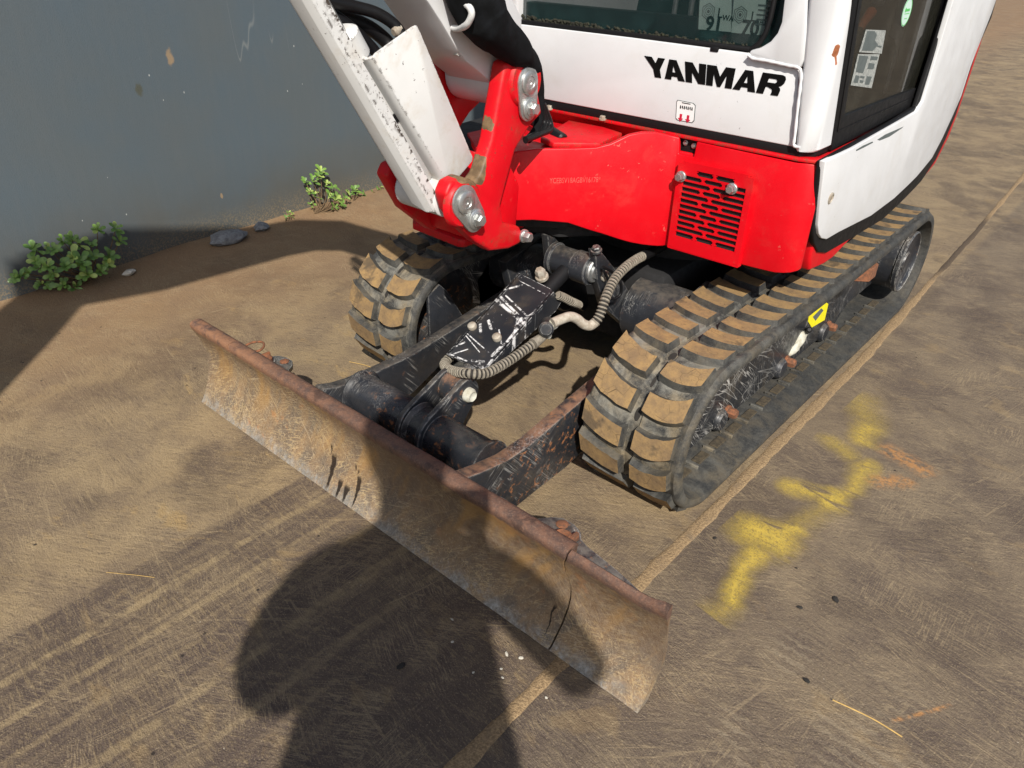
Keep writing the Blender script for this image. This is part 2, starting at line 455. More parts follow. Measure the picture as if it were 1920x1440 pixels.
MT['white'] = mat_paint("white_paint", (.60, .61, .625), .36, chips=.6, chip=(.06, .05, .045), dirt=(.45, .42, .36), dirty=.22, coat=.1, var=.06, chipth=.69, scale=60, bare=BARE_WHITE, barex=.44, barecol=(.20, .07, .03))
MT['white_worn'] = mat_paint("worn_white_paint", (.60, .605, .60), .4, chips=1.0, chip=(.05, .038, .03), dirt=(.40, .31, .2), dirty=.45, scale=85, coat=.1, var=.08, wear=.006, chipth=.655)
MT['black'] = mat_black_steel()
MT['frame_black'] = mat_black_steel("track_frame_black", white=1.0, rust=.15, dust=.3, web=1)
MT['black_worn'] = mat_black_steel("scratched_black_paint", white=.9, rust=.5, dust=.15)
MT['rubber_edge'] = mat_rubber("dark_rubber_edge", .38)
MT['hinge'] = mat_black_steel("hinge_paint", white=1.0, rust=.8, dust=.3, upc=(.17, .16, .14))
MT['black_tube'] = mat_black_steel("black_tube_paint", white=.35, rust=1.0, dust=.05, rough=.28)
MT['black_rusty'] = mat_black_steel("rusty_black_paint", white=.5, rust=1.0, dust=.25, upc=(.25, .14, .085))
MT['dark'] = mat_simple("dark_underside", (.010, .010, .011), .7)
MT['blade'] = mat_blade()
MT['rubber'] = mat_rubber()
MT['rubber_clean'] = mat_rubber("black_rubber", .18)
MT['mud'] = mat_mud()
MT['rust'] = mat_simple("rust", (.23, .085, .036), .85, 0, .5, 110, .6, (.10, .05, .03))
MT['steel'] = mat_simple("zinc_steel", (.56, .57, .57), .34, .85, .4, 70, .15, (.33, .34, .33))
MT['bolt'] = mat_simple("dusty_bolt", (.42, .39, .33), .6, .25, .4, 90, .3, (.25, .2, .15))
MT['gasket'] = mat_simple("black_trim", (.008, .008, .009), .5, 0, .3, spec=.25)
MT['hose'] = mat_simple("black_hose", (.006, .006, .007), .42, 0, .4, 60, .2, spec=.3)
MT['hose_dust'] = mat_simple("dusty_hose", (.25, .225, .18), .8, 0, .5, 120, .3, (.15, .13, .10))
MT['hose_groove'] = mat_simple("hose_groove", (.022, .019, .016), .8)
MT['hose_pale'] = mat_simple("pale_hose", (.40, .37, .31), .75, 0, .5, 90, .3, (.26, .22, .17))
MT['cloth'] = mat_simple("black_cloth", (.004, .0045, .005), .85, 0, .5, 40, .5, (.009, .010, .012), spec=.12)
MT['glass_front'] = mat_glass("front_glass", (.012, .03, .03), .38)
MT['glass_door'] = mat_glass("door_glass", (.02, .02, .016), .60)
MT['paper'] = mat_simple("sticker_paper", (.50, .66, .60), .5, 0, .08, 30, .02)
MT['paper_dull'] = mat_simple("worn_sticker", (.40, .42, .40), .5, 0, .2, 200, .02, (.16, .17, .165))
MT['paper_white'] = mat_simple("white_sticker", (.74, .74, .74), .5, 0, .06, 30, .02)
MT['ink'] = mat_simple("black_ink", (.003, .003, .003), .7, 0, .1, 30, .02, spec=.1)
MT['ink_grey'] = mat_simple("grey_ink", (.10, .12, .12), .5, 0, .2, 30, .02)
MT['ink_red'] = mat_simple("red_ink", (.48, .008, .035), .5, 0, .1, 30, .02)
MT['ink_pink'] = mat_simple("stamped_letters", (.85, .09, .08), .6, 0, .4, 120, .05, (.75, .04, .03))
MT['ink_green'] = mat_simple("green_ink", (.10, .45, .12), .5, 0, .1, 30, .02)
MT['yellow'] = mat_simple("yellow_sticker", (.80, .72, .01), .5, 0, .2, 80, .1)
MT['orange'] = mat_simple("orange_plastic", (.75, .16, .03), .45, 0, .2)
MT['moss'] = mat_simple("moss", (.026, .027, .014), .95, 0, .5, 160, .6, (.009, .008, .006))
MT['mud_dark'] = mat_simple("brown_dirt", (.075, .058, .034), .95, 0, .5, 120, .5, (.03, .024, .016))
MT['drymud'] = mat_simple("dried_mud", (.50, .50, .44), .9, 0, .4, 60, .5, (.33, .31, .24))
MT['stone'] = mat_simple("grey_stone", (.22, .23, .235), .9, 0, .4, 70, .6, (.12, .12, .125))
MT['chalk'] = mat_simple("pale_flake", (.58, .55, .47), .9, 0, .3, 70, .4)
MT['leaf'] = mat_simple("leaf_green", (.15, .26, .045), .42, 0, .35, 30, .1, (.075, .16, .035), coat=.1)
MT['leaf_pale'] = mat_simple("leaf_pale", (.32, .42, .10), .42, 0, .3, 30, .1, coat=.1)
MT['stem'] = mat_simple("plant_stem", (.16, .105, .055), .85, 0, .4, 60, .3)
MT['skin'] = mat_simple("skin", (.45, .25, .17), .5, 0, .1, 20, .05)
MT['jacket'] = mat_simple("jacket_cloth", (.03, .035, .05), .9, 0, .3, 60, .2)
MT['jeans'] = mat_simple("trouser_cloth", (.03, .04, .07), .9, 0, .3, 60, .2)
MT['hair'] = mat_simple("hair", (.02, .014, .01), .6, 0, .4, 90, .3)
MT['straw'] = mat_simple("dry_straw", (.55, .36, .12), .8, 0, .3, 60, .2)

# ------------------------------------------------------------------ mesh helpers
def finish(bm, name, mats, parent=None, smooth=35, flip=False):
    bmesh.ops.recalc_face_normals(bm, faces=bm.faces[:])
    me = bpy.data.meshes.new(name)
    bm.to_mesh(me)
    bm.free()
    if not isinstance(mats, (list, tuple)):
        mats = [mats]
    for m in mats:
        me.materials.append(MT[m] if isinstance(m, str) else m)
    if smooth:
        for p in me.polygons:
            p.use_smooth = True
        me.set_sharp_from_angle(angle=R(smooth))
    o = bpy.data.objects.new(name, me)
    COL.objects.link(o)
    if parent is not None:
        adopt(o, parent)
    return o

def adopt(o, parent):
    o.parent = parent
    o.matrix_parent_inverse = world_of(parent).inverted()

def world_of(o):
    if o.parent is None:
        return o.matrix_basis.copy()
    return world_of(o.parent) @ o.matrix_parent_inverse @ o.matrix_basis

def thing(name, loc, label, cat, group=None):
    o = bpy.data.objects.new(name, None)
    o.empty_display_size = .1
    COL.objects.link(o)
    o.location = loc
    o['label'] = label; o['category'] = cat
    if group: o['group'] = group
    return o

def tag(o, label=None, cat=None, group=None, kind=None):
    if label: o['label'] = label
    if cat: o['category'] = cat
    if group: o['group'] = group
    if kind: o['kind'] = kind
    return o

def bevel(bm, off, seg=2, ang=25, edges=None):
    if off <= 0: return
    bm.normal_update()
    if edges is None:
        edges = [e for e in bm.edges if len(e.link_faces) == 2 and e.calc_face_angle(0) > R(ang)]
    bmesh.ops.bevel(bm, geom=edges, offset=off, offset_type='OFFSET', segments=seg, profile=.5, affect='EDGES', clamp_overlap=True)

def co(axis, a, p):
    if axis == 'x': return (a, p[0], p[1])
    if axis == 'y': return (p[0], a, p[1])
    return (p[0], p[1], a)

def add_prism(bm, pts, axis, lo, hi):
    """extrude a 2D outline along an axis; lo and hi may be functions of the 2D point"""
    L = lo if callable(lo) else (lambda p: lo)
    H = hi if callable(hi) else (lambda p: hi)
    a = [bm.verts.new(co(axis, L(p), p)) for p in pts]
    b = [bm.verts.new(co(axis, H(p), p)) for p in pts]
    k = len(pts)
    fs = [bm.faces.new(a[::-1]), bm.faces.new(b)]
    for i in range(k):
        fs.append(bm.faces.new((a[i], a[(i + 1) % k], b[(i + 1) % k], b[i])))
    return fs

def prism(name, pts, axis, lo, hi, mat, parent=None, bev=.003, seg=2, smooth=35):
    bm = bmesh.new()
    add_prism(bm, pts, axis, lo, hi)
    bmesh.ops.recalc_face_normals(bm, faces=bm.faces[:])
    bevel(bm, bev, seg)
    return finish(bm, name, mat, parent, smooth)

def add_box(bm, c, s, rot=None):
    g = bmesh.ops.create_cube(bm, size=1)
    m = Matrix.Translation(c) @ (rot.to_4x4() if rot else Matrix.Identity(4)) @ Matrix.Diagonal((*s, 1))
    bmesh.ops.transform(bm, matrix=m, verts=g['verts'])
    return g['verts']

def box(name, x, y, z, mat, parent=None, bev=.003, seg=2):
    bm = bmesh.new()
    add_box(bm, ((x[0] + x[1]) / 2, (y[0] + y[1]) / 2, (z[0] + z[1]) / 2), (x[1] - x[0], y[1] - y[0], z[1] - z[0]))
    bevel(bm, bev, seg)
    return finish(bm, name, mat, parent)

def basis(d):
    d = Vector(d).normalized()
    u = d.orthogonal().normalized()
    return u, d.cross(u), d

def add_lathe(bm, p0, d, prof, seg=20, mi=0):
    """revolve (distance along d, radius) pairs about the axis through p0"""
    u, v, w = basis(d)
    p0 = Vector(p0)
    rings = []
    for t, r in prof:
        if r <= 1e-6:
            rings.append([bm.verts.new(p0 + w * t)])
        else:
            rings.append([bm.verts.new(p0 + w * t + (u * math.cos(2 * math.pi * i / seg) + v * math.sin(2 * math.pi * i / seg)) * r) for i in range(seg)])
    for a, b in zip(rings, rings[1:]):
        for i in range(seg):
            j = (i + 1) % seg
            if len(a) == 1 and len(b) == 1: continue
            if len(a) == 1: f = bm.faces.new((a[0], b[j], b[i]))
            elif len(b) == 1: f = bm.faces.new((a[i], a[j], b[0]))
            else: f = bm.faces.new((a[i], a[j], b[j], b[i]))
            f.material_index = mi
    for rg, rev in ((rings[0], True), (rings[-1], False)):
        if len(rg) > 1:
            f = bm.faces.new(rg[::-1] if rev else rg); f.material_index = mi

def lathe(name, p0, d, prof, mat, parent=None, seg=24, smooth=40):
    bm = bmesh.new()
    add_lathe(bm, p0, d, prof, seg)
    return finish(bm, name, mat, parent, smooth)

def rod(name, p0, p1, r, mat, parent=None, seg=24, ch=.004):
    p0 = Vector(p0); p1 = Vector(p1)
    L = (p1 - p0).length
    ch = min(ch, L * .3, r * .4)
    return lathe(name, p0, p1 - p0, [(0, r - ch), (ch, r), (L - ch, r), (L, r - ch)], mat, parent, seg)

def bolt(name, p, d, r, mat='bolt', parent=None, h=None):
    """hex head on a round washer, sitting on p and pointing along d"""
    h = h or r * .9
    bm = bmesh.new()
    add_lathe(bm, p, d, [(-.002, r * 1.25), (h * .22, r * 1.25), (h * .28, r * 1.15)], 20)
    q = Vector(p) + Vector(d).normalized() * h * .2
    add_lathe(bm, q, d, [(0, r), (h * .75, r), (h, r * .8)], 6)
    return finish(bm, name, mat, parent, 30)

def spline(pts, n=8):
    pts = [Vector(p) for p in pts]
    if len(pts) < 3: 
        return [pts[0].lerp(pts[-1], i / n) for i in range(n + 1)]
    out = []
    for i in range(len(pts) - 1):
        p0 = pts[max(i - 1, 0)]; p1 = pts[i]; p2 = pts[i + 1]; p3 = pts[min(i + 2, len(pts) - 1)]
        for k in range(n):
            t = k / n
            out.append(.5 * ((2 * p1) + (p2 - p0) * t + (2 * p0 - 5 * p1 + 4 * p2 - p3) * t * t + (3 * p1 - p0 - 3 * p2 + p3) * t ** 3))
    out.append(pts[-1])
    return out

def add_tube(bm, path, rad, seg=12, mi=None, cap=True):
    path = [Vector(p) for p in path]
    u = None
    rings = []
    for i, p in enumerate(path):
        d = (path[min(i + 1, len(path) - 1)] - path[max(i - 1, 0)]).normalized()
        if u is None: u = d.orthogonal().normalized()
        u = (u - d * u.dot(d)).normalized()
        v = d.cross(u)
        r = rad(i / (len(path) - 1)) if callable(rad) else rad
        rings.append([bm.verts.new(p + (u * math.cos(2 * math.pi * k / seg) + v * math.sin(2 * math.pi * k / seg)) * r) for k in range(seg)])
    for i, (a, b) in enumerate(zip(rings, rings[1:])):
        for k in range(seg):
            f = bm.faces.new((a[k], a[(k + 1) % seg], b[(k + 1) % seg], b[k]))
            if mi: f.material_index = mi(i)
    if cap:
        bm.faces.new(rings[0][::-1]); bm.faces.new(rings[-1])

def tube(name, pts, rad, mat, parent=None, seg=12, n=8, raw=False):
    bm = bmesh.new()
    add_tube(bm, pts if raw else spline(pts, n), rad, seg)
    return finish(bm, name, mat, parent, 60)

def corrugated(name, pts, r, pitch, mats, parent=None, seg=12):
    """hose in a ribbed sleeve: rings and grooves along the path"""
    p = spline(pts, 24)
    L = [0]
    for a, b in zip(p, p[1:]): L.append(L[-1] + (b - a).length)
    q = []; rr = []; mi = []
    n = int(L[-1] / pitch)
    def at(s):
        for i in range(len(p) - 1):
            if L[i + 1] >= s:
                return p[i].lerp(p[i + 1], (s - L[i]) / max(L[i + 1] - L[i], 1e-9))
        return p[-1]
    for k in range(n):
        for f, rad, m in ((0, r * .8, 1), (.44, r * .8, 0), (.50, r, 0), (.88, r, 0), (.94, r * .8, 1)):
            q.append(at((k + f) * pitch)); rr.append(rad); mi.append(m)
    bm = bmesh.new()
    k = len(q)
    add_tube(bm, q, lambda t: rr[min(k - 1, int(round(t * (k - 1))))], seg, lambda i: mi[i])
    return finish(bm, name, mats, parent, 50)

def arc(cx, cy, r, a0, a1, n):
    return [(cx + r * math.cos(R(a0 + (a1 - a0) * i / n)), cy + r * math.sin(R(a0 + (a1 - a0) * i / n))) for i in range(n + 1)]

def stadium(p, q, r0, r1, n=12):
    """outline round two circles at p and q"""
    a = math.degrees(math.atan2(q[1] - p[1], q[0] - p[0]))
    d = math.hypot(q[0] - p[0], q[1] - p[1])
    k = math.degrees(math.acos(max(-1, min(1, (r0 - r1) / d))))
    return arc(p[0], p[1], r0, a + k, a + 360 - k, n) + arc(q[0], q[1], r1, a - k, a + k, n)

def copy_obj(o, parent, mat_world=None):
    c = o.copy()
    COL.objects.link(c)
    c.parent = parent
    if mat_world is not None:
        c.matrix_basis = mat_world
    return c

# ------------------------------------------------------------------ ground, joint, wall
def ground_z(x, y):
    k = max(0., min(1., (-1.28 - x) / .38))
    k = k * k * (3 - 2 * k)
    return k * (.022 + .010 * mnoise.noise((x * 3, y * 3, 0)))

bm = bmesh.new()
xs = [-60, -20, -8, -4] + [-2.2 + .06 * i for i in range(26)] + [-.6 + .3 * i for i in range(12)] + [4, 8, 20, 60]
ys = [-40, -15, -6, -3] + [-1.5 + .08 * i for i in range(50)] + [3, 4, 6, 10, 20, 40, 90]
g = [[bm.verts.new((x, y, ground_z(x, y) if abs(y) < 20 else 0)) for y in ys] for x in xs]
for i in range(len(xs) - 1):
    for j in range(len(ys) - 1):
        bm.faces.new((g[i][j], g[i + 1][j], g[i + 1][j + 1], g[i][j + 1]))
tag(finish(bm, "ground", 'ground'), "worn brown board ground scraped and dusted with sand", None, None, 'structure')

# sand packed in the joint between the two boards
bm = bmesh.new()
rows = []
yy = -1.6
jx = [(-1.6, .512), (1.35, .509), (2.9, .465), (4.1, .42), (20, -.2)]
def joint_x(y):
    for a, b in zip(jx, jx[1:]):
        if y <= b[0]: return a[1] + (b[1] - a[1]) * (y - a[0]) / (b[0] - a[0])
    return jx[-1][1]
while yy < 12:
    w = (.0170 + .007 * mnoise.noise((0, yy * 6, 3)) + .004 * mnoise.noise((0, yy * 25, 5))) * (.72 if yy > 2 else 1)
    c0 = joint_x(yy) + .006 * mnoise.noise((0, yy * 3, 9))
    h = .0014 + .0008 * mnoise.noise((0, yy * 9, 1))
    rows.append([bm.verts.new((c0 + w * t * (1 + .25 * mnoise.noise((t, yy * 30, 2))), yy, max(.0005, h * (1 - t * t)) if abs(t) < 1 else -.004)) for t in (-1, -.75, -.35, 0, .35, .75, 1)])
    yy += .02 if yy < 3 else .1
for a, b in zip(rows, rows[1:]):
    for i in range(6):
        bm.faces.new((a[i], a[i + 1], b[i + 1], b[i]))
tag(finish(bm, "sand_strip", 'sand', None, 60), "strip of tan sand packed along the ground joint beside the right track", None, None, 'stuff')

# yellow spray paint on the right board
def paint_mat():
    n = N("yellow_spray_paint")
    wob = n.ma('ADD', 0, 0)
    p = n.pos()
    f = n.noise(9, 3, .6)
    vm = n.new('ShaderNodeVectorMath'); vm.operation = 'MULTIPLY_ADD'
    nz = n.new('ShaderNodeTexNoise'); nz.inputs['Scale'].default_value = 11; n.t.links.new(p, nz.inputs['Vector'])
    sb = n.new('ShaderNodeVectorMath'); sb.operation = 'SUBTRACT'; n.t.links.new(nz.outputs['Color'], sb.inputs[0]); sb.inputs[1].default_value = (.5, .5, .5)
    n.t.links.new(sb.outputs[0], vm.inputs[0]); vm.inputs[1].default_value = (.055, .055, 0); n.t.links.new(p, vm.inputs[2])
    v = vm.outputs[0]
    a = None
    for p0, p1, r0, r1, k in PAINT:
        s = n.mul(n.seg(p0, p1, r0, r1, v), k)
        a = s if a is None else n.mx(a, s)
    a = n.mul(a, n.mr(n.noise(170, 5, .8), .28, .60, .35, 1), .72)
    a = n.mul(a, n.ma('SUBTRACT', 1, n.mul(n.scr(R(4), 24, 7, .03, (.5, .58), 'z', 12, None, 9), .9)))
    return n.out(n.mix(n.mr(n.noise(90, 3), .35, .7), (.70, .50, .085), (.58, .43, .09)), .7, 0, None, spec=.2, alpha=a)
PAINT = [((.59, 1.17), (.635, 1.10), -.03, .08, .5), ((.645, 1.06), (.652, .99), -.01, .058, .8), ((.59, .945), (.66, .905), -.02, .045, .65),
         ((.705, .90), (.70, .77), -.01, .042, .8), ((.60, .70), (.665, .73), -.005, .048, .85), ((.685, .74), (.69, .71), .0, .05, .95),
         ((.68, .69), (.67, .58), -.03, .05, .55), ((.60, .515), (.645, .52), .0, .078, 1.0), ((.655, .545), (.672, .57), -.005, .04, .95),
         ((.635, .46), (.65, .31), -.005, .040, .95), ((.65, .32), (.652, .26), -.02, .045, .6)]
MT['spray'] = paint_mat()
bm = bmesh.new()
out = []
pts = [(.515 + .0, .27), (.72, .24), (.78, .45), (.78, .85), (.76, 1.05), (.70, 1.25), (.56, 1.27), (.545, 1.0), (.545, .7), (.53, .45)]
bm.faces.new([bm.verts.new((a + .015, b, .0025)) for a, b in pts])
tag(finish(bm, "spray_paint_mark", 'spray', None, 0), "soft yellow spray paint mark on the ground right of the track", "paint mark")

# painted wall
bm = bmesh.new()
wp = [(-1.605, -6.0), (-1.612, -.1), (-1.655, .45), (-1.70, 1.2), (-1.72, 9.0), (-1.98, 9.0), (-1.98, -6.0)]
add_prism(bm, wp, 'z', -.05, 2.6)
bevel(bm, .004, 1, 60)
tag(finish(bm, "wall", 'wall', None, 20), "blue-grey painted wall with brown dirt along its foot", "wall")

def stone(name, c, s, mat, label, seed, group=None, rot=0, cat="stone"):
    bm = bmesh.new()
    bmesh.ops.create_icosphere(bm, subdivisions=2, radius=1)
    for v in bm.verts:
        k = 1 + .35 * mnoise.noise(v.co * 1.3 + Vector((seed * 3.1, seed, 0))) + .12 * mnoise.noise(v.co * 3 + Vector((seed, 0, 5)))
        v.co = Vector((v.co.x * s[0], v.co.y * s[1], v.co.z * s[2])) * k
    o = finish(bm, name, mat, None, 25)
    o.location = c
    o.rotation_euler = (0, 0, rot)
    return tag(o, label, cat, group)
stone("stone", (-1.575, .63, .035), (.05, .075, .024), 'stone', "largest grey flat stone lying at the wall foot", 1, None, .1)
stone("stone", (-1.605, .785, .03), (.03, .035, .02), 'stone', "smaller grey stone at the wall foot right of the large flat one", 4, None, .5)
stone("stone", (-1.54, .235, .025), (.014, .024, .010), 'chalk', "small pale stone under the right end of the big leafy plant", 6, None, .2)
flk = [(.312, -.063, 9, 5), (.347, -.097, 8, 7), (.432, -.053, 15, 7), (.455, -.043, 12, 8), (.445, -.081, 6, 7), (.458, -.092, 8, 5), (.416, -.117, 7, 5), (.534, -.073, 7, 6), (.405, -.075, 8, 3), (.47, -.06, 4, 4), (.29, -.03, 5, 3)]
flab = ["leftmost pale flake in the shadow before the blade", "lone pale flake in the shadow, second from the left before the blade", "largest pale elongated flake below the blade joint", "bright roundish flake just right of the largest flake below the blade joint",
        "small pale flake just below the two bright flakes before the blade", "lowest of the small pale flakes left of the sand strip", "tiny pale flake left of the lowest small flakes before the blade", "pale flake nearest the sand strip under the blade extension"]
for i, (x, y, a, b) in enumerate(flk[:8]):
    stone("paint_flake", (x, y, .002), (a * .00036, b * .00036, .0008), 'chalk', flab[i], 10 + i, "pale flakes below the blade joint", i * 1.3, "flake")
clab = ["dark oily clot on the shadowed ground before the blade", "largest dark clot on the open board below the paint mark", "dark clot nearest the long orange straw", "small dark clot between the paint mark and the largest clot", "dark clot beside the sand strip, left of the paint mark"]
for i, (x, y, a) in enumerate(((.319, -.188, 10), (.799, .446, 10), (.83, .239, 8), (.758, .382, 7), (.555, .441, 6))):
    lab = clab[i]
    stone("dirt_clot", (x, y, .002), (a * .0005, a * .0008, .0015), 'hose_groove', lab, 30 + i, None if i == 0 else "dark clots on the right board", i * .7, "dirt clot")
def straw(p, q, r, label):
    p = Vector(p); q = Vector(q); m = p.lerp(q, .5) + Vector((.006, .004, .001))
    tag(tube("dry_straw", [p, m, q], r, 'straw', None, 5, 5), label, "straw")
straw((.876, .23, .004), (.98, .238, .004), .0011, "long orange straw on the board at the lower right")
straw((-.242, -.42, .003), (-.164, -.366, .003), .0005, "pale straw on the ground between the dark lanes at the left")
straw((-.547, .384, .003), (-.471, .407, .003), .0009, "thin yellow straw on the ground before the left track")

# ------------------------------------------------------------------ the excavator
EX = thing("mini_excavator", (0, 1.15, 0), "red and white compact crawler excavator with a rusty dozer blade and black rubber tracks", "excavator")

def loft(name, rings, mat, parent, bev=0, smooth=40):
    bm = bmesh.new()
    vs = [[bm.verts.new(p) for p in r] for r in rings]
    k = len(vs[0])
    for a, b in zip(vs, vs[1:]):
        for i in range(k):
            bm.faces.new((a[i], a[(i + 1) % k], b[(i + 1) % k], b[i]))
    bm.faces.new(vs[0][::-1]); bm.faces.new(vs[-1])
    bmesh.ops.recalc_face_normals(bm, faces=bm.faces[:])
    bevel(bm, bev)
    return finish(bm, name, mat, parent, smooth)

# --- dozer blade
PROF = [(.001, .001), (.008, .010), (.018, .030), (.027, .050), (.036, .081), (.040, .105), (.041, .118), (.039, .140), (.035, .160), (.030, .176), (.024, .190), (.018, .202), (.0155, .211), (.0165, .2185), (.022, .2225),
        (.038, .2235), (.046, .2205), (.050, .213), (.051, .198), (.055, .160), (.061, .118), (.056, .080), (.045, .045), (.029, .006), (.018, .001)]
JX = [(0, .477), (.06, .484), (.1, .487), (.136, .483), (.164, .473), (.19, .478), (.207, .488), (.23, .490)]
def jx_(z):
    for a, b in zip(JX, JX[1:]):
        if z <= b[0]: return a[1] + (b[1] - a[1]) * (z - a[0]) / (b[0] - a[0])
    return JX[-1][1]
PROF2 = PROF[:15] + [(.025, .2235), (.029, .220), (.031, .212), (.033, .196), (.038, .160), (.052, .118)] + PROF[21:]
def blade_piece(name, xl, xr, n, parent, label=None, horn=0):
    rings = []
    for i in range(n + 1):
        t = i / n
        ring = []
        for y, z in (PROF2 if horn else PROF):
            a = xl(z); b = xr(z)
            x = a + (b - a) * t
            e = mnoise.noise((x * 9, z * 20, 1)) * .0012
            zz = z + (mnoise.noise((x * 22, 0, 7)) * .003 if z < .012 else mnoise.noise((x * 14, y * 40, 3)) * .0008)
            if horn and horn * (x - horn * .62) > 0 and z > .15:
                zz += .010 * min(1, abs(x - horn * .62) / .04) ** 2
            ring.append((x, y + e, max(.0015, zz)))
        rings.append(ring)
    o = loft(name, rings, 'blade', parent, 0, 50)
    if label: o['label'] = label
    return o
BL = blade_piece("dozer_blade", lambda z: -.487, jx_, 70, EX)
XR = blade_piece("blade_extension", lambda z: jx_(z) + .0035, lambda z: .657 + .055 * z, 14, EX, "rusty blade extension with a pale bare outer corner", 1)
XL = blade_piece("blade_extension", lambda z: -.656, lambda z: -.4895, 14, EX, "rusty blade extension at the wall side of the blade", 0)

def hinge(ext, s):
    P = [(.345, .052), (.350, .070), (.362, .080), (.385, .112), (.402, .124), (.427, .124), (.447, .116), (.457, .103), (.475, .096), (.536, .086), (.612, .068), (.63, .054)]
    hp = prism("hinge_plate", [(s * x, y) for x, y in P], 'z', .158, .170, 'hinge', ext, .0015)
    prism("hinge_plate", [(s * x, y) for x, y in P], 'z', .05, .06, 'hinge', ext, .0015)
    lathe("hinge_pin", (s * .437, .076, .08), (0, 0, 1), [(0, .0105), (.088, .0105), (.092, .016), (.104, .016), (.107, .012), (.104, .006), (.104, 0)], 'rust', ext, 18)
    lathe("hinge_barrel", (s * .437, .076, .062), (0, 0, 1), [(0, .021), (.094, .021), (.112, .021), (.112, .0165)], 'hinge', ext, 20)
    lathe("locating_pin", (s * .412, .109, .14), (0, 0, 1), [(0, .011), (.0315, .011), (.0335, .008), (.0335, 0)], 'rust', ext, 16)
    box("stop_bar", (min(s * .449, s * .456), max(s * .449, s * .456)), (.056, .098), (.1705, .186), 'rust', ext, .001)
hinge(XR, 1); hinge(XL, -1)
tube("retaining_ring", [(-.53, .07, .178), (-.525, .098, .183), (-.505, .112, .186), (-.486, .104, .185), (-.48, .086, .182), (-.50, .074, .180), (-.53, .068, .179)], .0028, 'rust', XL, 8, 8)
for s in (1, -1):
    rb = box("extension_sleeve", (min(s * .205, s * .315), max(s * .205, s * .315)), (.066, .112), (.085, .148), 'black', BL, .003)
    lathe("sleeve_collar", (s * .312, .094, .122), (s, 0, 0), [(0, .024), (.022, .024), (.024, .020), (.010, .018), (.010, 0)], 'black', BL, 20)
    for k in range(3 if s > 0 else 1):
        bm = bmesh.new()
        add_box(bm, (s * (.236 + .024 * k), .0735, .1487), (.019 - .003 * k, .007, .0012))
        add_box(bm, (s * (.236 + .024 * k) + .004, .077, .1487), (.004, .006, .0010))
        finish(bm, "white_label", 'paper_white', BL, 0)

# --- push arms, cross tube
prism("push_arm", [(.05, .205), (.06, .214), (.093, .203), (.135, .197), (.202, .195), (.297, .195), (.40, .207), (.51, .222), (.639, .241), (.76, .262), (.80, .25), (.80, .205), (.70, .195), (.558, .177), (.415, .142), (.307, .097), (.188, .055), (.05, .048)],
      'x', -.214, -.184, 'black', EX, .003)
prism("push_arm", [(.05, .209), (.099, .197), (.165, .185), (.235, .186), (.326, .201), (.40, .212), (.55, .235), (.76, .262), (.80, .25), (.80, .205), (.60, .15), (.48, .085), (.356, .060), (.275, .057), (.208, .053), (.05, .048)],
      'x', .204, .236, 'black_rusty', EX, .003)['label'] = "push arm with a rusty upper edge on the open side"
TB = lathe("cross_tube", (-.186, .15, .165), (1, 0, 0), [(0, .052), (.006, .054), (.014, .050), (.02, .0455), (.372, .0455), (.38, .050), (.39, .052)], 'black_tube', EX, 40)
for x in (-.008, .05):
    prism("clevis_plate", stadium((.15, .165), (.235, .227), .057, .033), 'x', x, x + .0125, 'black_worn', TB, .002)
for x in (.018, .066):
    lathe("weld_ring", (x - .014, .15, .165), (1, 0, 0), [(0, .0458), (.003, .053), (.006, .051), (.012, .0458)], 'black', TB, 36)
lathe("clevis_pin", (-.016, .235, .227), (1, 0, 0), [(0, .013), (.077, .013), (.0775, .0155), (.088, .0155), (.094, .011), (.090, .006), (.090, 0)], 'drymud', TB, 22)

# --- blade lift cylinder with its cover
cyl_a = Vector((.028, .235, .227)); cyl_b = Vector((.028, .615, .392)); cd = (cyl_b - cyl_a).normalized()
CY = lathe("blade_cylinder", cyl_a + cd * .02, cd, [(0, .018), (.01, .0215), (.25, .0215), (.255, .026), (.285, .026), (.29, .02)], 'black', EX, 28)
lathe("rod_eye", (.006, .235, .227), (1, 0, 0), [(0, .030), (.002, .032), (.042, .032), (.044, .030)], 'black_rusty', CY, 24)
rod("piston_rod", cyl_a + cd * .3, cyl_b, .0175, 'gasket', CY)
lathe("cylinder_eye", (-.028, .615, .392), (1, 0, 0), [(0, .030), (.002, .037), (.012, .037), (.014, .033), (.07, .033), (.072, .036), (.112, .036), (.114, .034)], 'black', CY, 28)
lathe("cylinder_pin", (.086, .615, .392), (1, 0, 0), [(0, .027), (.006, .0275), (.009, .025), (.009, .017), (.013, .016), (.013, .007), (.010, .006), (.010, 0)], 'steel', CY, 26)
lathe("cylinder_pin", (.090, .640, .376), (1, 0, 0), [(0, .013), (.016, .013), (.018, .011), (.018, .004), (.013, .003), (.013, 0)], 'bolt', CY, 18)
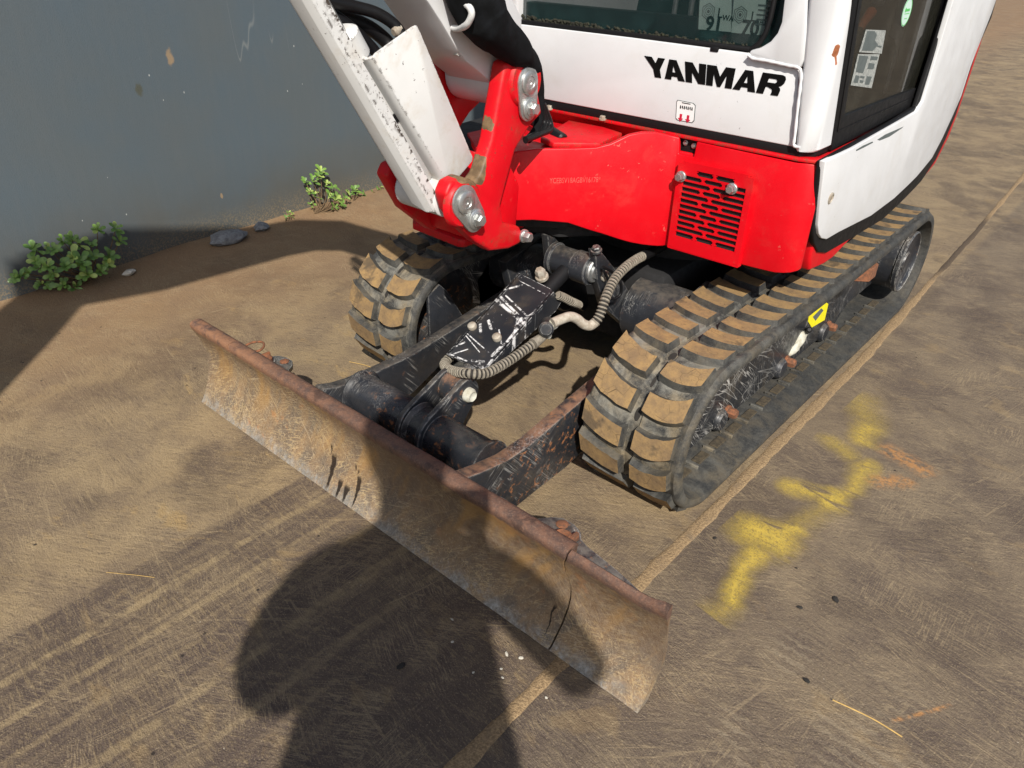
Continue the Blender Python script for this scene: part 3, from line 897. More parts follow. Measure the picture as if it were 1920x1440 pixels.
def cover_mat():
    n = N("scratched_cover")
    f = n.noise(60, 5, .72); g = n.noise(220, 3, .7)
    c = n.mix(n.mr(n.noise(8, 3), .3, .7), (.014, .016, .02), (.03, .03, .032))
    c = n.mix(n.mul(n.mr(n.noise(14, 4, .6, n.mp(n.pos(), loc=(1, 0, 0))), .5, .7), .5), c, (.09, .07, .05))
    w = None
    L = [((-.034, .455), (-.005, .478), .0035), ((-.03, .435), (.072, .402), .0035), ((-.034, .425), (.073, .398), .0045), ((-.02, .442), (.07, .415), .0022), ((-.03, .487), (.06, .478), .0012),
         ((.06, .40), (.072, .43), .004), ((.05, .405), (.075, .36), .005), ((.066, .39), (.068, .35), .005), ((.065, .34), (.062, .31), .005), ((.03, .365), (.06, .34), .002), ((-.01, .375), (.012, .36), .004), ((-.02, .36), (-.005, .345), .004),
         ((-.03, .33), (.05, .312), .0015), ((-.03, .325), (.03, .305), .0012), ((.05, .285), (.07, .272), .006), ((.03, .283), (.055, .29), .004), ((-.034, .29), (-.02, .31), .003), ((-.034, .275), (.02, .277), .002), ((0, .30), (-.02, .28), .002), ((.07, .30), (.072, .27), .005)]
    for p, q, r in L:
        s = n.seg(p, q, r * .4, r)
        w = s if w is None else n.mx(w, s)
    w = n.mul(w, n.mr(f, .42, .56))
    w = n.mx(w, n.mul(n.mr(n.noise(120, 4, .7), .66, .69), n.mr(n.noise(12, 3), .52, .62)))
    w = n.mx(w, n.mul(n.edge(.0035), n.mr(n.noise(75, 4, .7), .46, .60), .8))
    c = n.mix(w, c, (.62, .62, .62))
    return n.out(c, .38, 0, n.bump(n.ma('ADD', g, w), .1, .002))
MT['cover'] = cover_mat()
def cpt(x, y, h=0.): return (x, y - .4457 * h, .27 + (y - .275) * .4978 + .8953 * h)
bm = bmesh.new()
top = [cpt(-.035, .272), cpt(.070, .276), cpt(.074, .285), cpt(.075, .488), cpt(.062, .494), cpt(-.035, .503)]
def slab(bm, P, d):
    a = [bm.verts.new(p) for p in P]; b = [bm.verts.new(Vector(p) + Vector(d)) for p in P]
    k = len(P)
    bm.faces.new(a); bm.faces.new(b[::-1])
    for i in range(k): bm.faces.new((a[i], b[i], b[(i + 1) % k], a[(i + 1) % k]))
nd = Vector((0, -.4457, .8953))
slab(bm, top, -nd * .006)
CV = None
slab(bm, [cpt(.0755, .275), cpt(.0755, .489), cpt(.0755, .502, -.042), cpt(.0755, .48, -.05), cpt(.0755, .285, -.012)], (-.006, 0, 0))
slab(bm, [cpt(-.0355, .272), cpt(-.0355, .503), cpt(-.0355, .503, -.05), cpt(-.0355, .29, -.03)], (.006, 0, 0))
CV = finish(bm, "cylinder_cover", 'cover', EX, 20)
for px in ((-0.03, 0.347, 0.306), (0.043, 0.346, 0.306)):
    lathe("bolt", Vector(px), nd, [(-.001, .0095), (.004, .0105), (.009, .0095), (.0115, .006), (.012, 0)], 'bolt', CV, 16)
bolt("bolt", cpt(.02, .515, -.004), nd, .012, 'bolt', CV, .02)

# --- hoses round the cylinder
HS = ['hose_dust', 'hose_groove']
corrugated("hydraulic_hose", [(-.03, .305, .262), (-0.042, 0.292, 0.252), (-0.036, 0.265, 0.246), (0.006, 0.245, 0.256), (0.064, 0.232, 0.279), (0.087, 0.262, 0.275), (0.092, 0.321, 0.278), (0.098, 0.373, 0.29), (0.1, 0.396, 0.295)], .0108, .0086, HS, EX)
tube("hose_end", [(0.1, 0.396, 0.295), (0.101, 0.416, 0.299), (0.101, 0.434, 0.302)], lambda t: .0125 - .004 * t, 'hose_dust', EX, 12)
rod("hose_fitting", (0.072, 0.477, 0.305), (0.118, 0.415, 0.328), .016, 'black', EX)
tube("hose_end", [(0.1, 0.436, 0.296), (0.104, 0.444, 0.312), (0.12, 0.44, 0.337)], lambda t: .010 + .002 * math.sin(t * 9), 'drymud', EX, 12)
tube("hydraulic_hose", [(0.121, 0.432, 0.338), (0.126, 0.45, 0.341), (0.133, 0.475, 0.342), (0.14, 0.492, 0.333), (0.149, 0.505, 0.319), (0.157, 0.518, 0.313), (0.163, 0.53, 0.32)], .0108, 'hose_pale', EX, 14)
corrugated("hydraulic_hose", [(0.162, 0.525, 0.316), (0.165, 0.54, 0.332), (0.161, 0.56, 0.358), (0.152, 0.59, 0.377), (0.146, 0.62, 0.391), (0.142, 0.66, 0.401), (0.137, 0.71, 0.404), (0.135, 0.745, 0.403)], .0112, .0086, HS, EX)
tube("hydraulic_hose", [(0.134, 0.74, 0.403), (0.131, 0.77, 0.4), (0.119, 0.84, 0.391), (0.093, 0.95, 0.374)], .012, 'hose', EX)
corrugated("hydraulic_hose", [(0.079, 0.5, 0.367), (0.082, 0.52, 0.355), (0.086, 0.54, 0.341), (0.083, 0.56, 0.329), (0.067, 0.6, 0.305)], .0098, .007, HS, EX)
tube("wire_loop", [(0.115, 0.611, 0.41), (0.12, 0.649, 0.385), (0.13, 0.669, 0.356), (0.13, 0.671, 0.328), (0.125, 0.647, 0.323), (0.12, 0.63, 0.341), (0.12, 0.635, 0.366), (0.115, 0.616, 0.399)], .0035, 'hose', EX, 8)

# --- undercarriage
UC = box("undercarriage_frame", (-.17, .17), (.80, 1.55), (.13, .345), 'dark', EX, .02)
lathe("slew_ring", (0, 1.15, .345), (0, 0, 1), [(0, .27), (.04, .27), (.042, .25), (.075, .25)], 'dark', UC, 48)
rod("axle_tube", (.10, .80, .245), (.335, .80, .245), .078, 'black', UC, 36)
rod("axle_tube", (-.335, .80, .245), (-.10, .80, .245), .078, 'black', UC, 36)
for x in (.082, -.052):
    prism("cylinder_bracket", [(0.596, 0.45), (0.626, 0.434), (0.695, 0.368), (0.756, 0.298), (0.786, 0.208), (0.764, 0.198), (0.655, 0.29), (0.614, 0.37)], 'x', x, x + .02, 'black', UC, .002)
bolt("bolt", (0.1, 0.603, 0.446), (0, -.3, 1), .010, 'black', UC)
for s in (1, -1):
    prism("frame_gusset", [(.70, .06), (.86, .10), (.86, .30), (.78, .31), (.68, .22)], 'x', min(s * .335, s * .35), max(s * .335, s * .35), 'black', UC, .002)
prism("frame_gusset", [(0.432, 0.277), (0.47, 0.297), (0.495, 0.272), (0.549, 0.184), (0.624, 0.145), (0.432, 0.105)], 'x', -.27, -.262, 'black', UC, .0015)
prism("arm_bracket", [(.68, .30), (.86, .34), (.86, .13), (.74, .13)], 'x', -.26, -.232, 'black', UC, .002)
prism("arm_bracket", [(.68, .30), (.86, .34), (.86, .13), (.74, .13)], 'x', .245, .262, 'black', UC, .002)

# --- rubber tracks
YF, YR, RC, ZC = .529, 1.768, .176, .176
PER = 2 * (YR - YF) + 2 * math.pi * RC
NL = 45
def path(s):
    """s runs along the outside from the front of the top run; returns y, z, slope angle"""
    s = s % PER
    Lr = YR - YF
    if s < Lr:
        sag = .006 * math.sin(math.pi * s / Lr)
        return YF + s, ZC + RC - sag, 0.0
    s -= Lr
    if s < math.pi * RC:
        a = s / RC
        return YR + RC * math.sin(a), ZC + RC * math.cos(a), -a
    s -= math.pi * RC
    if s < Lr:
        return YR - s, ZC - RC, -math.pi
    s -= Lr
    a = s / RC
    return YF - RC * math.sin(a), ZC - RC * math.cos(a), -math.pi - a
HB = -.0135
BELT = [(-.115, HB - .012), (-.114, HB - .003), (-.108, HB + .001), (-.098, HB), (-.03, HB - .001), (-.016, HB - .001), (-.012, HB - .006), (.008, HB - .006), (.012, HB - .001), (.03, HB - .001), (.094, HB), (.106, HB + .003), (.113, HB - .002), (.115, HB - .010),
        (.113, HB - .020), (.08, HB - .026), (.05, HB - .028), (-.05, HB - .028), (-.08, HB - .026), (-.113, HB - .02)]
def BN(x, h, i, cx):
    return (.0011 if h > HB - .009 and abs(x) < .1 else .0004) * mnoise.noise((x * 30, i * .3, cx))
def make_belt(cx, sx):
    bm = bmesh.new()
    n = 220
    rings = []
    for i in range(n):
        y, z, a = path(PER * i / n)
        ny, nz = -math.sin(a), math.cos(a)
        rings.append([bm.verts.new((cx + sx * x, y + ny * (h + BN(x, h, i, cx)), z + nz * (h + BN(x, h, i, cx)))) for x, h in BELT])
    k = len(BELT)
    for i in range(n):
        a = rings[i]; b = rings[(i + 1) % n]
        for j in range(k):
            f = bm.faces.new((a[j], a[(j + 1) % k], b[(j + 1) % k], b[j]))
            f.material_index = 0 if 2 <= j <= 9 else 1
    return finish(bm, "track", ['rubber', 'rubber_edge'], EX, 50)
def lug_mesh(name, x0, x1, sfun, w0, w1, seed, worn=0):
    """one curved tread lug in belt space: x across, y along, z out"""
    bm = bmesh.new()
    n = 7
    lo = []; hi = []
    for i in range(n + 1):
        t = i / n
        x = x0 + (x1 - x0) * t
        s = sfun(t); w = (w0 + (w1 - w0) * t) / 2
        j = lambda q: .0042 * mnoise.noise((t * 7, seed * 3.3, q))
        lo.append([bm.verts.new((x, s - w - .004, HB - .004)), bm.verts.new((x, s + w + .004, HB - .004))])
        hi.append([bm.verts.new((x + (.003 if i == 0 else -.003 if i == n else 0), s - w + j(1), .001 * mnoise.noise((t * 4, seed, 8)))), bm.verts.new((x + (.003 if i == 0 else -.003 if i == n else 0), s + w + j(2), .001 * mnoise.noise((t * 4, seed, 9))))])
    def q(*v, m=0):
        f = bm.faces.new(v); f.material_index = m
    for i in range(n):
        q(hi[i][0], hi[i + 1][0], hi[i + 1][1], hi[i][1], m=1)
        q(lo[i][0], lo[i + 1][0], hi[i + 1][0], hi[i][0])
        q(hi[i][1], hi[i + 1][1], lo[i + 1][1], lo[i][1])
    q(lo[0][0], hi[0][0], hi[0][1], lo[0][1])
    q(lo[n][0], lo[n][1], hi[n][1], hi[n][0])
    bmesh.ops.recalc_face_normals(bm, faces=bm.faces[:])
    me = bpy.data.meshes.new(name)
    bm.to_mesh(me); bm.free()
    me.materials.append(MT['rubber_edge']); me.materials.append(MT['mud'])
    for p in me.polygons: p.use_smooth = True
    me.set_sharp_from_angle(angle=R(40))
    return me
lugA = [lug_mesh("lug", -.111, -.012, lambda t: .014 - .026 * (1 - (1 - t) ** 2), .046 + .003 * k, .041, k) for k in range(3)]
lugB = [lug_mesh("lug", .009, .099, lambda t: -.010 - .010 * math.sin(t * 2.2) + .022 * t * t, .040, .045 + .002 * k, k + 5) for k in range(3)]
bmS = bmesh.new()
add_lathe(bmS, (-.002, 0, HB - .0065), (0, 0, 1), [(0, .0095), (.0012, .009), (.0012, 0)], 10)
slot_me = bpy.data.meshes.new("slot_shade"); bmS.to_mesh(slot_me); bmS.free(); slot_me.materials.append(MT['hose_groove'])  # flat dark discs stand for the shade in the belt holes
bmS = bmesh.new()
add_box(bmS, (.046, 0, HB - .0285), (.022, .046, .006)); bevel(bmS, .0015, 1)
bar_me = bpy.data.meshes.new("drive_lug"); bmS.to_mesh(bar_me); bmS.free(); bar_me.materials.append(MT['mud_dark'])
bmS = bmesh.new()
add_box(bmS, (.046, 0, HB - .0295), (.032, .006, .010)); bevel(bmS, .001, 1)
rib_me = bpy.data.meshes.new("drive_rib"); bmS.to_mesh(rib_me); bmS.free(); rib_me.materials.append(MT['rubber'])
def put(me, name, parent, cx, s, dx=0, rz=0, mirror=False):
    o = bpy.data.objects.new(name, me)
    COL.objects.link(o)
    o.parent = parent
    y, z, a = path(s)
    m = Matrix.Translation((cx + dx, y, z)) @ Matrix.Rotation(a, 4, 'X') @ Matrix.Rotation(rz, 4, 'Z')
    if mirror: m = m @ Matrix.Diagonal((-1, 1, 1, 1))
    o.matrix_basis = m
    return o
rnd = random.Random(3)
for cx, lab in ((.375, "rubber track on the open side with tan dirt on its lugs"), (-.375, "rubber track on the wall side with tan dirt on its lugs")):
    sx = 1 if cx > 0 else -1
    T = make_belt(cx, sx)
    T['label'] = lab
    for i in range(NL):
        s = PER * i / NL + (.003 if cx > 0 else .022)
        put(rnd.choice(lugA), "lug", T, cx, s - .003, rnd.uniform(-.001, .001), rnd.uniform(-.02, .02))
        put(rnd.choice(lugB), "lug", T, cx, s + .003, rnd.uniform(-.001, .001), rnd.uniform(-.02, .02))
        o = put(slot_me, "slot_shade", T, cx, s + PER / NL / 2, 0, 0)
        o.matrix_basis = o.matrix_basis @ Matrix.Diagonal((rnd.uniform(.35, .75), rnd.uniform(1.0, 1.6), 1, 1))
        if PER * .5 < s < PER or s < .0:
            put(bar_me, "drive_lug", T, cx, s, 0, 0, cx < 0)
            put(rib_me, "drive_rib", T, cx, s + PER / NL / 2, 0, 0, cx < 0)

# --- track frames
for s in (1, -1):
    fx = lambda a, b: (min(s * a, s * b), max(s * a, s * b))
    lo, hi = fx(.335, .397)
    pts = arc(.535, .18, .112, 90, 235, 14) + [(.60, .056), (1.44, .056), (1.50, .09), (1.56, .12), (1.56, .306), (1.48, .309), (.9, .304)]
    F = prism("track_frame", pts, 'x', lo, hi, 'frame_black', EX, .004)
    lo, hi = fx(.325, .385)
    lathe("idler_wheel", (lo, .529, .176), (1, 0, 0), [(0, .10), (.012, .128), (.03, .128), (.032, .112), (.04, .112), (.042, .128), (.055, .128), (.067, .10)], 'black_rusty', F, 36)
    for y in (.765, 1.095, 1.38):
        lathe("roller", (s * .335, y - .035, .074), (s, 0, 0), [(0, .03), (.01, .028), (.065, .028), (.068, .026), (.074, .022), (.076, 0)], 'black', F, 24)
        bolt("roller_bolt", (s * .397, y, .082), (s, 0, 0), .0125, 'rust', F, .022)
        box("roller_strap", fx(.3975, .402), (y - .012, y + .004), (.050, .074), 'drymud', F, .002)
    lo, hi = fx(.33, .40)
    box("motor_housing", (lo, hi), (1.50, 1.74), (.10, .305), 'black', F, .012)
    lathe("drive_motor", (s * .33, 1.77, .186), (s, 0, 0), [(0, .09), (.125, .09), (.13, .096), (.142, .096), (.145, .092), (.138, .088), (.134, .08), (.134, .03), (.139, .028), (.139, 0)], 'black_worn', F, 40)
    bm = bmesh.new()
    ring = [(.397, 1.285), (.46, 1.288), (.49, 1.31), (.49, 1.36), (.46, 1.385), (.397, 1.39), (.397, 1.378), (.452, 1.374), (.478, 1.352), (.478, 1.318), (.452, 1.299), (.397, 1.297)]
    add_prism(bm, [(s * a, b) for a, b in ring], 'z', .268, .305)
    bevel(bm, .0015, 1)
    finish(bm, "step", 'rust', F, 30)
    if s > 0:
        FR = F
prism("warning_sticker", [(1.187, 0.188), (1.285, 0.194), (1.332, 0.167), (1.337, 0.116), (1.239, 0.128), (1.195, 0.162)], 'x', .3972, .3982, 'yellow', FR, 0)
prism("sticker_print", [(1.223, 0.166), (1.278, 0.173), (1.302, 0.158), (1.256, 0.142)], 'x', .3980, .3985, 'ink_grey', FR, 0)
bm = bmesh.new()
bmesh.ops.create_icosphere(bm, subdivisions=3, radius=1)
p0 = Vector((0.397, 1.205, 0.134)); p1 = Vector((0.397, 1.106, 0.093)); ax = (p1 - p0)
for v in bm.verts:
    t = v.co.x
    k = 1 + .4 * mnoise.noise(v.co * 2.2)
    w = .016 * (1.15 - .35 * t)
    u = Vector((0, -ax.z, ax.y)).normalized()
    v.co = p0.lerp(p1, .5 + t * .5) + u * v.co.y * w * k + Vector((1, 0, 0)) * max(-.004, v.co.z * .013 * k)
finish(bm, "mud_smear", 'drymud', FR, 60)
rod("grease_fitting", (0.397, 1.201, 0.129), (0.415, 1.168, 0.154), .008, 'gasket', FR)

# --- upper body: bent front panel, deck, rims
def ribbon(name, P, th, mat, parent, bev=.003, smooth=30, inward=None):
    """standing sheet that follows a plan line; P = (x, y, z bottom, z top)"""
    bm = bmesh.new()
    rings = []
    n = len(P)
    for i, (x, y, zb, zt) in enumerate(P):
        a = P[max(i - 1, 0)]; b = P[min(i + 1, n - 1)]
        t = Vector((b[0] - a[0], b[1] - a[1])); t = t.normalized() if t.length > 1e-6 else Vector((1, 0))
        nn = Vector((-t.y, t.x)) * th
        rings.append([bm.verts.new(p) for p in ((x, y, zb), (x, y, zt), (x + nn.x, y + nn.y, zt), (x + nn.x, y + nn.y, zb))])
    for a, b in zip(rings, rings[1:]):
        for k in range(4):
            bm.faces.new((a[k], a[(k + 1) % 4], b[(k + 1) % 4], b[k]))
    bm.faces.new(rings[0][::-1]); bm.faces.new(rings[-1])
    bmesh.ops.recalc_face_normals(bm, faces=bm.faces[:])
    bevel(bm, bev, 2, 50)
    return finish(bm, name, mat, parent, smooth)
core = [(-.34, .52), (-.10, .52), (.0, .60), (.15, .775), (.43, .785), (.465, .82), (.465, 1.5), (.40, 1.86), (-.40, 1.86), (-.43, 1.2)]
BC = prism("body_filler", core, 'z', .47, .640, 'dark', EX, .01)  # added dark filler block that stops light passing through the body
prism("under_cover", [(-.32, .55), (-.02, .62), (.13, .80), (.44, .80), (.44, 1.6), (-.36, 1.6)], 'z', .44, .468, 'dark', EX, .004)
FP = ribbon("front_panel", [(-.10, .437, .500, .575), (-.078, .463, .503, .597), (-.05, .497, .503, .650), (-.022, .530, .503, .655), (.028, .590, .494, .655), (.06, .628, .476, .656), (.080, .652, .466, .663), (.105, .682, .452, .681), (.123, .704, .443, .686), (.142, .726, .437, .685),
     (.156, .742, .434, .681), (.166, .752, .433, .678), (.174, .758, .434, .676), (.1795, .7598, .436, .675), (.1815, .760, .436, .642), (.2185, .760, .438, .642), (.2205, .760, .438, .674), (.30, .760, .441, .673), (.40, .760, .444, .672), (.44, .7605, .446, .672),
     (.456, .763, .449, .673), (.470, .769, .452, .673), (.480, .779, .456, .674), (.4835, .788, .459, .675)], .012, 'red', EX, .0025, 50)
box("notch_backing", (.172, .232), (.774, .79), (.63, .678), 'gasket', FP, .002)  # black backing box behind the panel notch
for x, z in ((.188, .664), (.208, .661)):
    bolt("bolt", (x, .774, z), (0, -1, 0), .0045, 'steel', FP)
VIN = None
def text_mesh(s, size, name, mat, parent, origin, ux, uz, depth=.0006, bold=0., shear=0., squash=1.):
    cu = bpy.data.curves.new(name, 'FONT')
    cu.body = s; cu.size = size; cu.offset = bold; cu.shear = shear; cu.resolution_u = 3; cu.extrude = depth
    tmp = bpy.data.objects.new(name, cu); COL.objects.link(tmp)
    dg = bpy.context.evaluated_depsgraph_get()
    me = bpy.data.meshes.new_from_object(tmp.evaluated_get(dg))
    bpy.data.objects.remove(tmp); bpy.data.curves.remove(cu)
    ux = Vector(ux).normalized(); uz = Vector(uz).normalized(); w = ux.cross(uz)
    o0 = Vector(origin)
    for v in me.vertices:
        v.co = o0 + ux * v.co.x * squash + uz * v.co.y + w * v.co.z
    me.materials.clear(); me.materials.append(MT[mat])
    o = bpy.data.objects.new(name, me); COL.objects.link(o)
    adopt(o, parent)
    return o
pn = Vector((-.76708, .64156, 0))       # the slanted panel looks along +x -y
pu = Vector((.64156, .76708, 0))
v0 = Vector((-0.002, 0.555, 0.583)) - pn * -.0 + Vector((.76708, -.64156, 0)) * .0012
text_mesh("YCEBSV18AGBV16178*", .0165, "stamped_number", 'ink_pink', FP, v0, pu, (0, 0, 1), .0002, 0, 0, .68)

# vent grille with open slots
bm = bmesh.new()
gx0, gx1, gz0, gz1, gy = .1925, .3640, .4405, .6330, .7475
def gp(x, z, y=gy): return (x, y, z)
rows = 12
sx0, sx1, sz0, sz1 = .2075, .3510, .4700, .6190
ph = (sz1 - sz0) / rows
def gbar(x0, x1, z0, z1, y0=gy, y1=gy + .004):
    add_box(bm, ((x0 + x1) / 2, (y0 + y1) / 2, (z0 + z1) / 2), (x1 - x0, y1 - y0, z1 - z0))
gbar(gx0, sx0, gz0 + .004, gz1 - .004); gbar(sx1, gx1, gz0 + .004, gz1 - .004)
gbar(sx0, sx1, sz1, gz1); gbar(sx0, sx1, gz0, sz0)
gbar(gx0 - .001, gx0 + .004, gz0, gz1 - .012, gy + .0005, .765); gbar(gx1 - .004, gx1 + .001, gz0, gz1 - .02, gy + .0005, .765)
gbar(gx0, gx1, gz0 - .002, gz0 + .006, gy + .0007, .765); gbar(gx0 + .012, gx1 - .012, gz1 - .004, gz1 + .001, gy + .0007, .765)
W = sx1 - sx0
for r in range(rows):
    z0 = sz1 - (r + 1) * ph; z1 = z0 + ph
    if r < rows - 1:
        gbar(sx0, sx1, z0 - .0015, z0 + .0015, gy + .0003, gy + .0043)
    cuts = [.19, .5, .83] if r == 0 else ([.325, .655] if r % 2 else [.475])
    if r == 0: gbar(sx0, sx0 + W * .19, z0, z1); gbar(sx0 + W * .85, sx1, z0, z1)
    for c in cuts:
        gbar(sx0 + W * c - .0028, sx0 + W * c + .0028, z0, z1, gy + .0002, gy + .0041)
        for k in (-1, 1):
            gbar(sx0 + W * c - .0055, sx0 + W * c + .0055, z0 + ph / 2 + k * (ph / 2 - .0025) - .001, z0 + ph / 2 + k * (ph / 2 - .0025) + .001, gy + .0001, gy + .0040)
GR = finish(bm, "vent_grille", 'red', EX, 20)
box("vent_shade_sheet", (sx0 - .002, sx1 + .002), (.7540, .7585), (sz0 - .004, sz1 + .003), 'dark', GR, 0)  # dark sheet stands for the shade behind the slots
for px in ((0.203, 0.747, 0.601), (0.322, 0.747, 0.6)):
    bolt("bolt", (px[0], gy - .001, px[2]), (0, -1, 0), .0095, 'steel', GR, .012)

# deck, rims
DK = prism("deck", [(-.12, .46), (-.04, .52), (.06, .645), (.155, .765), (.45, .785), (.46, .85), (-.25, .85), (-.25, .56)], 'z', .630, .646, 'red', EX, .002)
prism("deck_cover", [(-0.058, 0.588), (-0.01, 0.571), (0.062, 0.639), (0.042, 0.752), (-0.02, 0.77), (-0.12, 0.767)], 'z', .652, .664, 'red_worn', EX, .003)
prism("deck_rim", [(-.30, .768), (.44, .7575), (.470, .766), (.4845, .785), (.4865, .83), (.4865, 1.335), (.46, 1.335), (.46, .80), (-.30, .80)], 'z', .6745, .6815, 'red_worn', EX, .002)
prism("cab_gap_shade", [(-.31, .768), (.437, .7665), (.445, .777), (.46, .79), (.46, 1.30), (.44, 1.30), (.44, .80), (-.31, .81)], 'z', .6815, .7015, 'gasket', EX, .001)  # black strip painted in for the shadow gap under the cab
box("deck_step", (-.30, .30), (.80, .82), (.645, .678), 'red', EX, .002)
for q in ((-0.023, 0.765, 0.683), (-0.178, 0.765, 0.682)):
    bolt("bolt", (q[0], .7655, .6815), (0, 0, 1), .007, 'bolt', EX)
# body on the wall side
LB = prism("side_cover", [(-.345, .475), (-.325, .455), (-.12, .45), (-.105, .46), (-.105, .82), (-.44, .82), (-.43, .6)], 'z', .445, .605, 'red', EX, .012, 3)
prism("side_cover_flange", [(-.345, .468), (-.322, .446), (-.165, .438), (-.150, .446), (-.15, .52), (-.345, .52)], 'z', .428, .447, 'red_worn', LB, .003)

# --- swing bracket with its pins
SB = prism("swing_bracket", [(0.373, 0.841), (0.393, 0.845), (0.42, 0.842), (0.447, 0.828), (0.465, 0.793), (0.484, 0.74), (0.45, 0.722), (0.408, 0.685), (0.382, 0.624), (0.367, 0.585), (0.377, 0.547), (0.425, 0.528), (0.443, 0.5), (0.426, 0.49), (0.393, 0.488), (0.337, 0.499), (0.297, 0.528), (0.261, 0.564), (0.23, 0.604), (0.219, 0.638), (0.232, 0.657), (0.263, 0.662), (0.293, 0.644), (0.312, 0.658), (0.339, 0.714), (0.358, 0.787)],
           'x', -.004, .030, 'red_worn', EX, .007, 3)
prism("bracket_cheek", [(0.373, 0.841), (0.393, 0.845), (0.42, 0.842), (0.447, 0.828), (0.465, 0.793), (0.484, 0.74), (0.45, 0.722), (0.408, 0.685), (0.382, 0.624), (0.367, 0.585), (0.377, 0.547), (0.425, 0.528), (0.443, 0.5), (0.337, 0.499), (0.261, 0.564), (0.219, 0.638), (0.232, 0.657), (0.263, 0.662), (0.293, 0.644), (0.312, 0.658), (0.339, 0.714), (0.358, 0.787)],
      'x', -.165, -.131, 'red_worn', SB, .007, 3)
prism("bracket_web", [(.33, .51), (.45, .49), (.46, .60), (.42, .66), (.36, .645), (.32, .58)], 'x', -.14, .0, 'red', SB, .01)
lathe("pin_boss", (.024, .427, .804), (1, 0, 0), [(0, .046), (.008, .044), (.012, .040)], 'red_worn', SB, 30)
lathe("pin_boss", (.024, .262, .612), (1, 0, 0), [(0, .046), (.008, .044), (.012, .040)], 'red_worn', SB, 30)
for (a, b, ra, rb) in (((.427, .804), (.431, .758), .0275, .024), ((.258, .618), (.285, .580), .031, .026)):
    PP = prism("pin_plate", stadium(a, b, ra, rb), 'x', .034, .040, 'steel', SB, .002)
    lathe("pin_head", (.040, a[0], a[1]), (1, 0, 0), [(-.002, .0215), (.004, .0215), (.006, .019), (.006, .011), (.0045, .010), (.0045, .004), (.003, .003), (.003, 0)], 'steel', SB, 28)
    lathe("bolt_washer", (.040, b[0], b[1]), (1, 0, 0), [(-.002, .0195), (.003, .0195), (.005, .017), (.005, 0)], 'steel', SB, 24)
    bolt("bolt", (.0445, b[0], b[1]), (1, 0, 0), .0115, 'steel', SB, .012)
bolt("bolt", (.030, .437, .505), (1, 0, 0), .011, 'steel', SB, .016)

# --- boom, boom cylinder and its guards
fr = [(0.398, 0.785), (0.368, 0.809), (0.337, 0.829), (0.31, 0.846), (0.29, 0.866), (0.256, 0.908), (0.228, 0.939)]
bp = [(.455, .765)] + fr + [(.08, 1.07), (-.27, 1.45), (-.40, 1.53), (-.525, 1.56), (-1.02, 1.60), (-1.36, 1.69), (-1.46, 1.90), (-1.14, 1.93), (-.77, 1.86), (-.45, 1.77), (-.20, 1.62), (.20, 1.20), (.36, 1.02), (.46, .905)] + arc(.427, .804, .052, 50, -50, 8)
BM = prism("boom", bp, 'x', -.125, -.007, 'white', EX, .006, 2, 30)
lathe("boom_boss", (-.128, .427, .804), (1, 0, 0), [(0, .05), (.126, .05)], 'white', BM, 30)
tube("hose_hook", [(0, 0.274, 0.9), (0.02, 0.27, 0.902), (0.05, 0.255, 0.91), (0.062, 0.252, 0.92), (0.066, 0.251, 0.929), (0.062, 0.25, 0.937), (0.05, 0.252, 0.941)], .0055, 'white_worn', BM, 10)
# weld ridge across the lower face
tube("weld_seam", [(-0.11, 0.323, 0.85), (-0.06, 0.313, 0.853), (-0.012, 0.301, 0.857)], .004, 'white_worn', BM, 8)
lathe("boom_hole", (-0.276, 0.546, 0.781), (0, -.77, -.64), [(-.002, .016), (.001, .016), (.001, .012), (-.003, .011), (-.003, 0)], 'dark', BM, 20)
ba = Vector((-.066, .262, .612)); bd = Vector((0, -.5225, .8526)).normalized()
BC2 = lathe("boom_cylinder", ba + bd * .03, bd, [(0, .022), (.01, .029), (.26, .029), (.262, .034), (.30, .034), (.305, .027)], 'white_worn', EX, 28)
lathe("cylinder_eye", (-.122, .262, .612), (1, 0, 0), [(0, .03), (.003, .034), (.109, .034), (.112, .03)], 'white_worn', BC2, 26)
rod("piston_rod", ba + bd * .32, ba + bd * .78, .016, 'steel', BC2)
lathe("clamp_band", ba + bd * .17, bd, [(0, .0295), (.001, .0315), (.016, .0315), (.017, .0295)], 'gasket', BC2, 28)
# plate guard on the open side, folded round the front of the cylinder
gr = [(0.111, 0.868), (0.119, 0.874), (0.197, 0.906), (0.206, 0.908), (0.21, 0.902), (0.333, 0.675), (0.331, 0.668), (0.28, 0.636), (0.268, 0.637)]
prism("cylinder_guard", gr, 'x', -.018, -.012, 'white_worn', BC2, .002)
def guard_front():
    P = [[(0.111, 0.868)][0], [(0.268, 0.637)][0]]
    a = Vector((0, P[0][0], P[0][1])); b = Vector((0, P[1][0], P[1][1]))
    bm = bmesh.new()
    prof = [(-.012, 0), (-.016, -.004), (-.024, -.0065), (-.045, -.006), (-.058, -.002), (-.060, .004), (-.056, .004), (-.045, 0), (-.024, -.001), (-.018, .004)]
    q = Vector((0, .825, .566))
    r0 = [bm.verts.new(a + Vector((x, 0, 0)) + q * d) for x, d in prof]
    r1 = [bm.verts.new(b + Vector((x, 0, 0)) + q * d) for x, d in prof]
    k = len(prof)
    for i in range(k): bm.faces.new((r0[i], r0[(i + 1) % k], r1[(i + 1) % k], r1[i]))
    bm.faces.new(r0); bm.faces.new(r1[::-1])
    finish(bm, "guard_fold", 'white_worn', BC2, 50)
guard_front()
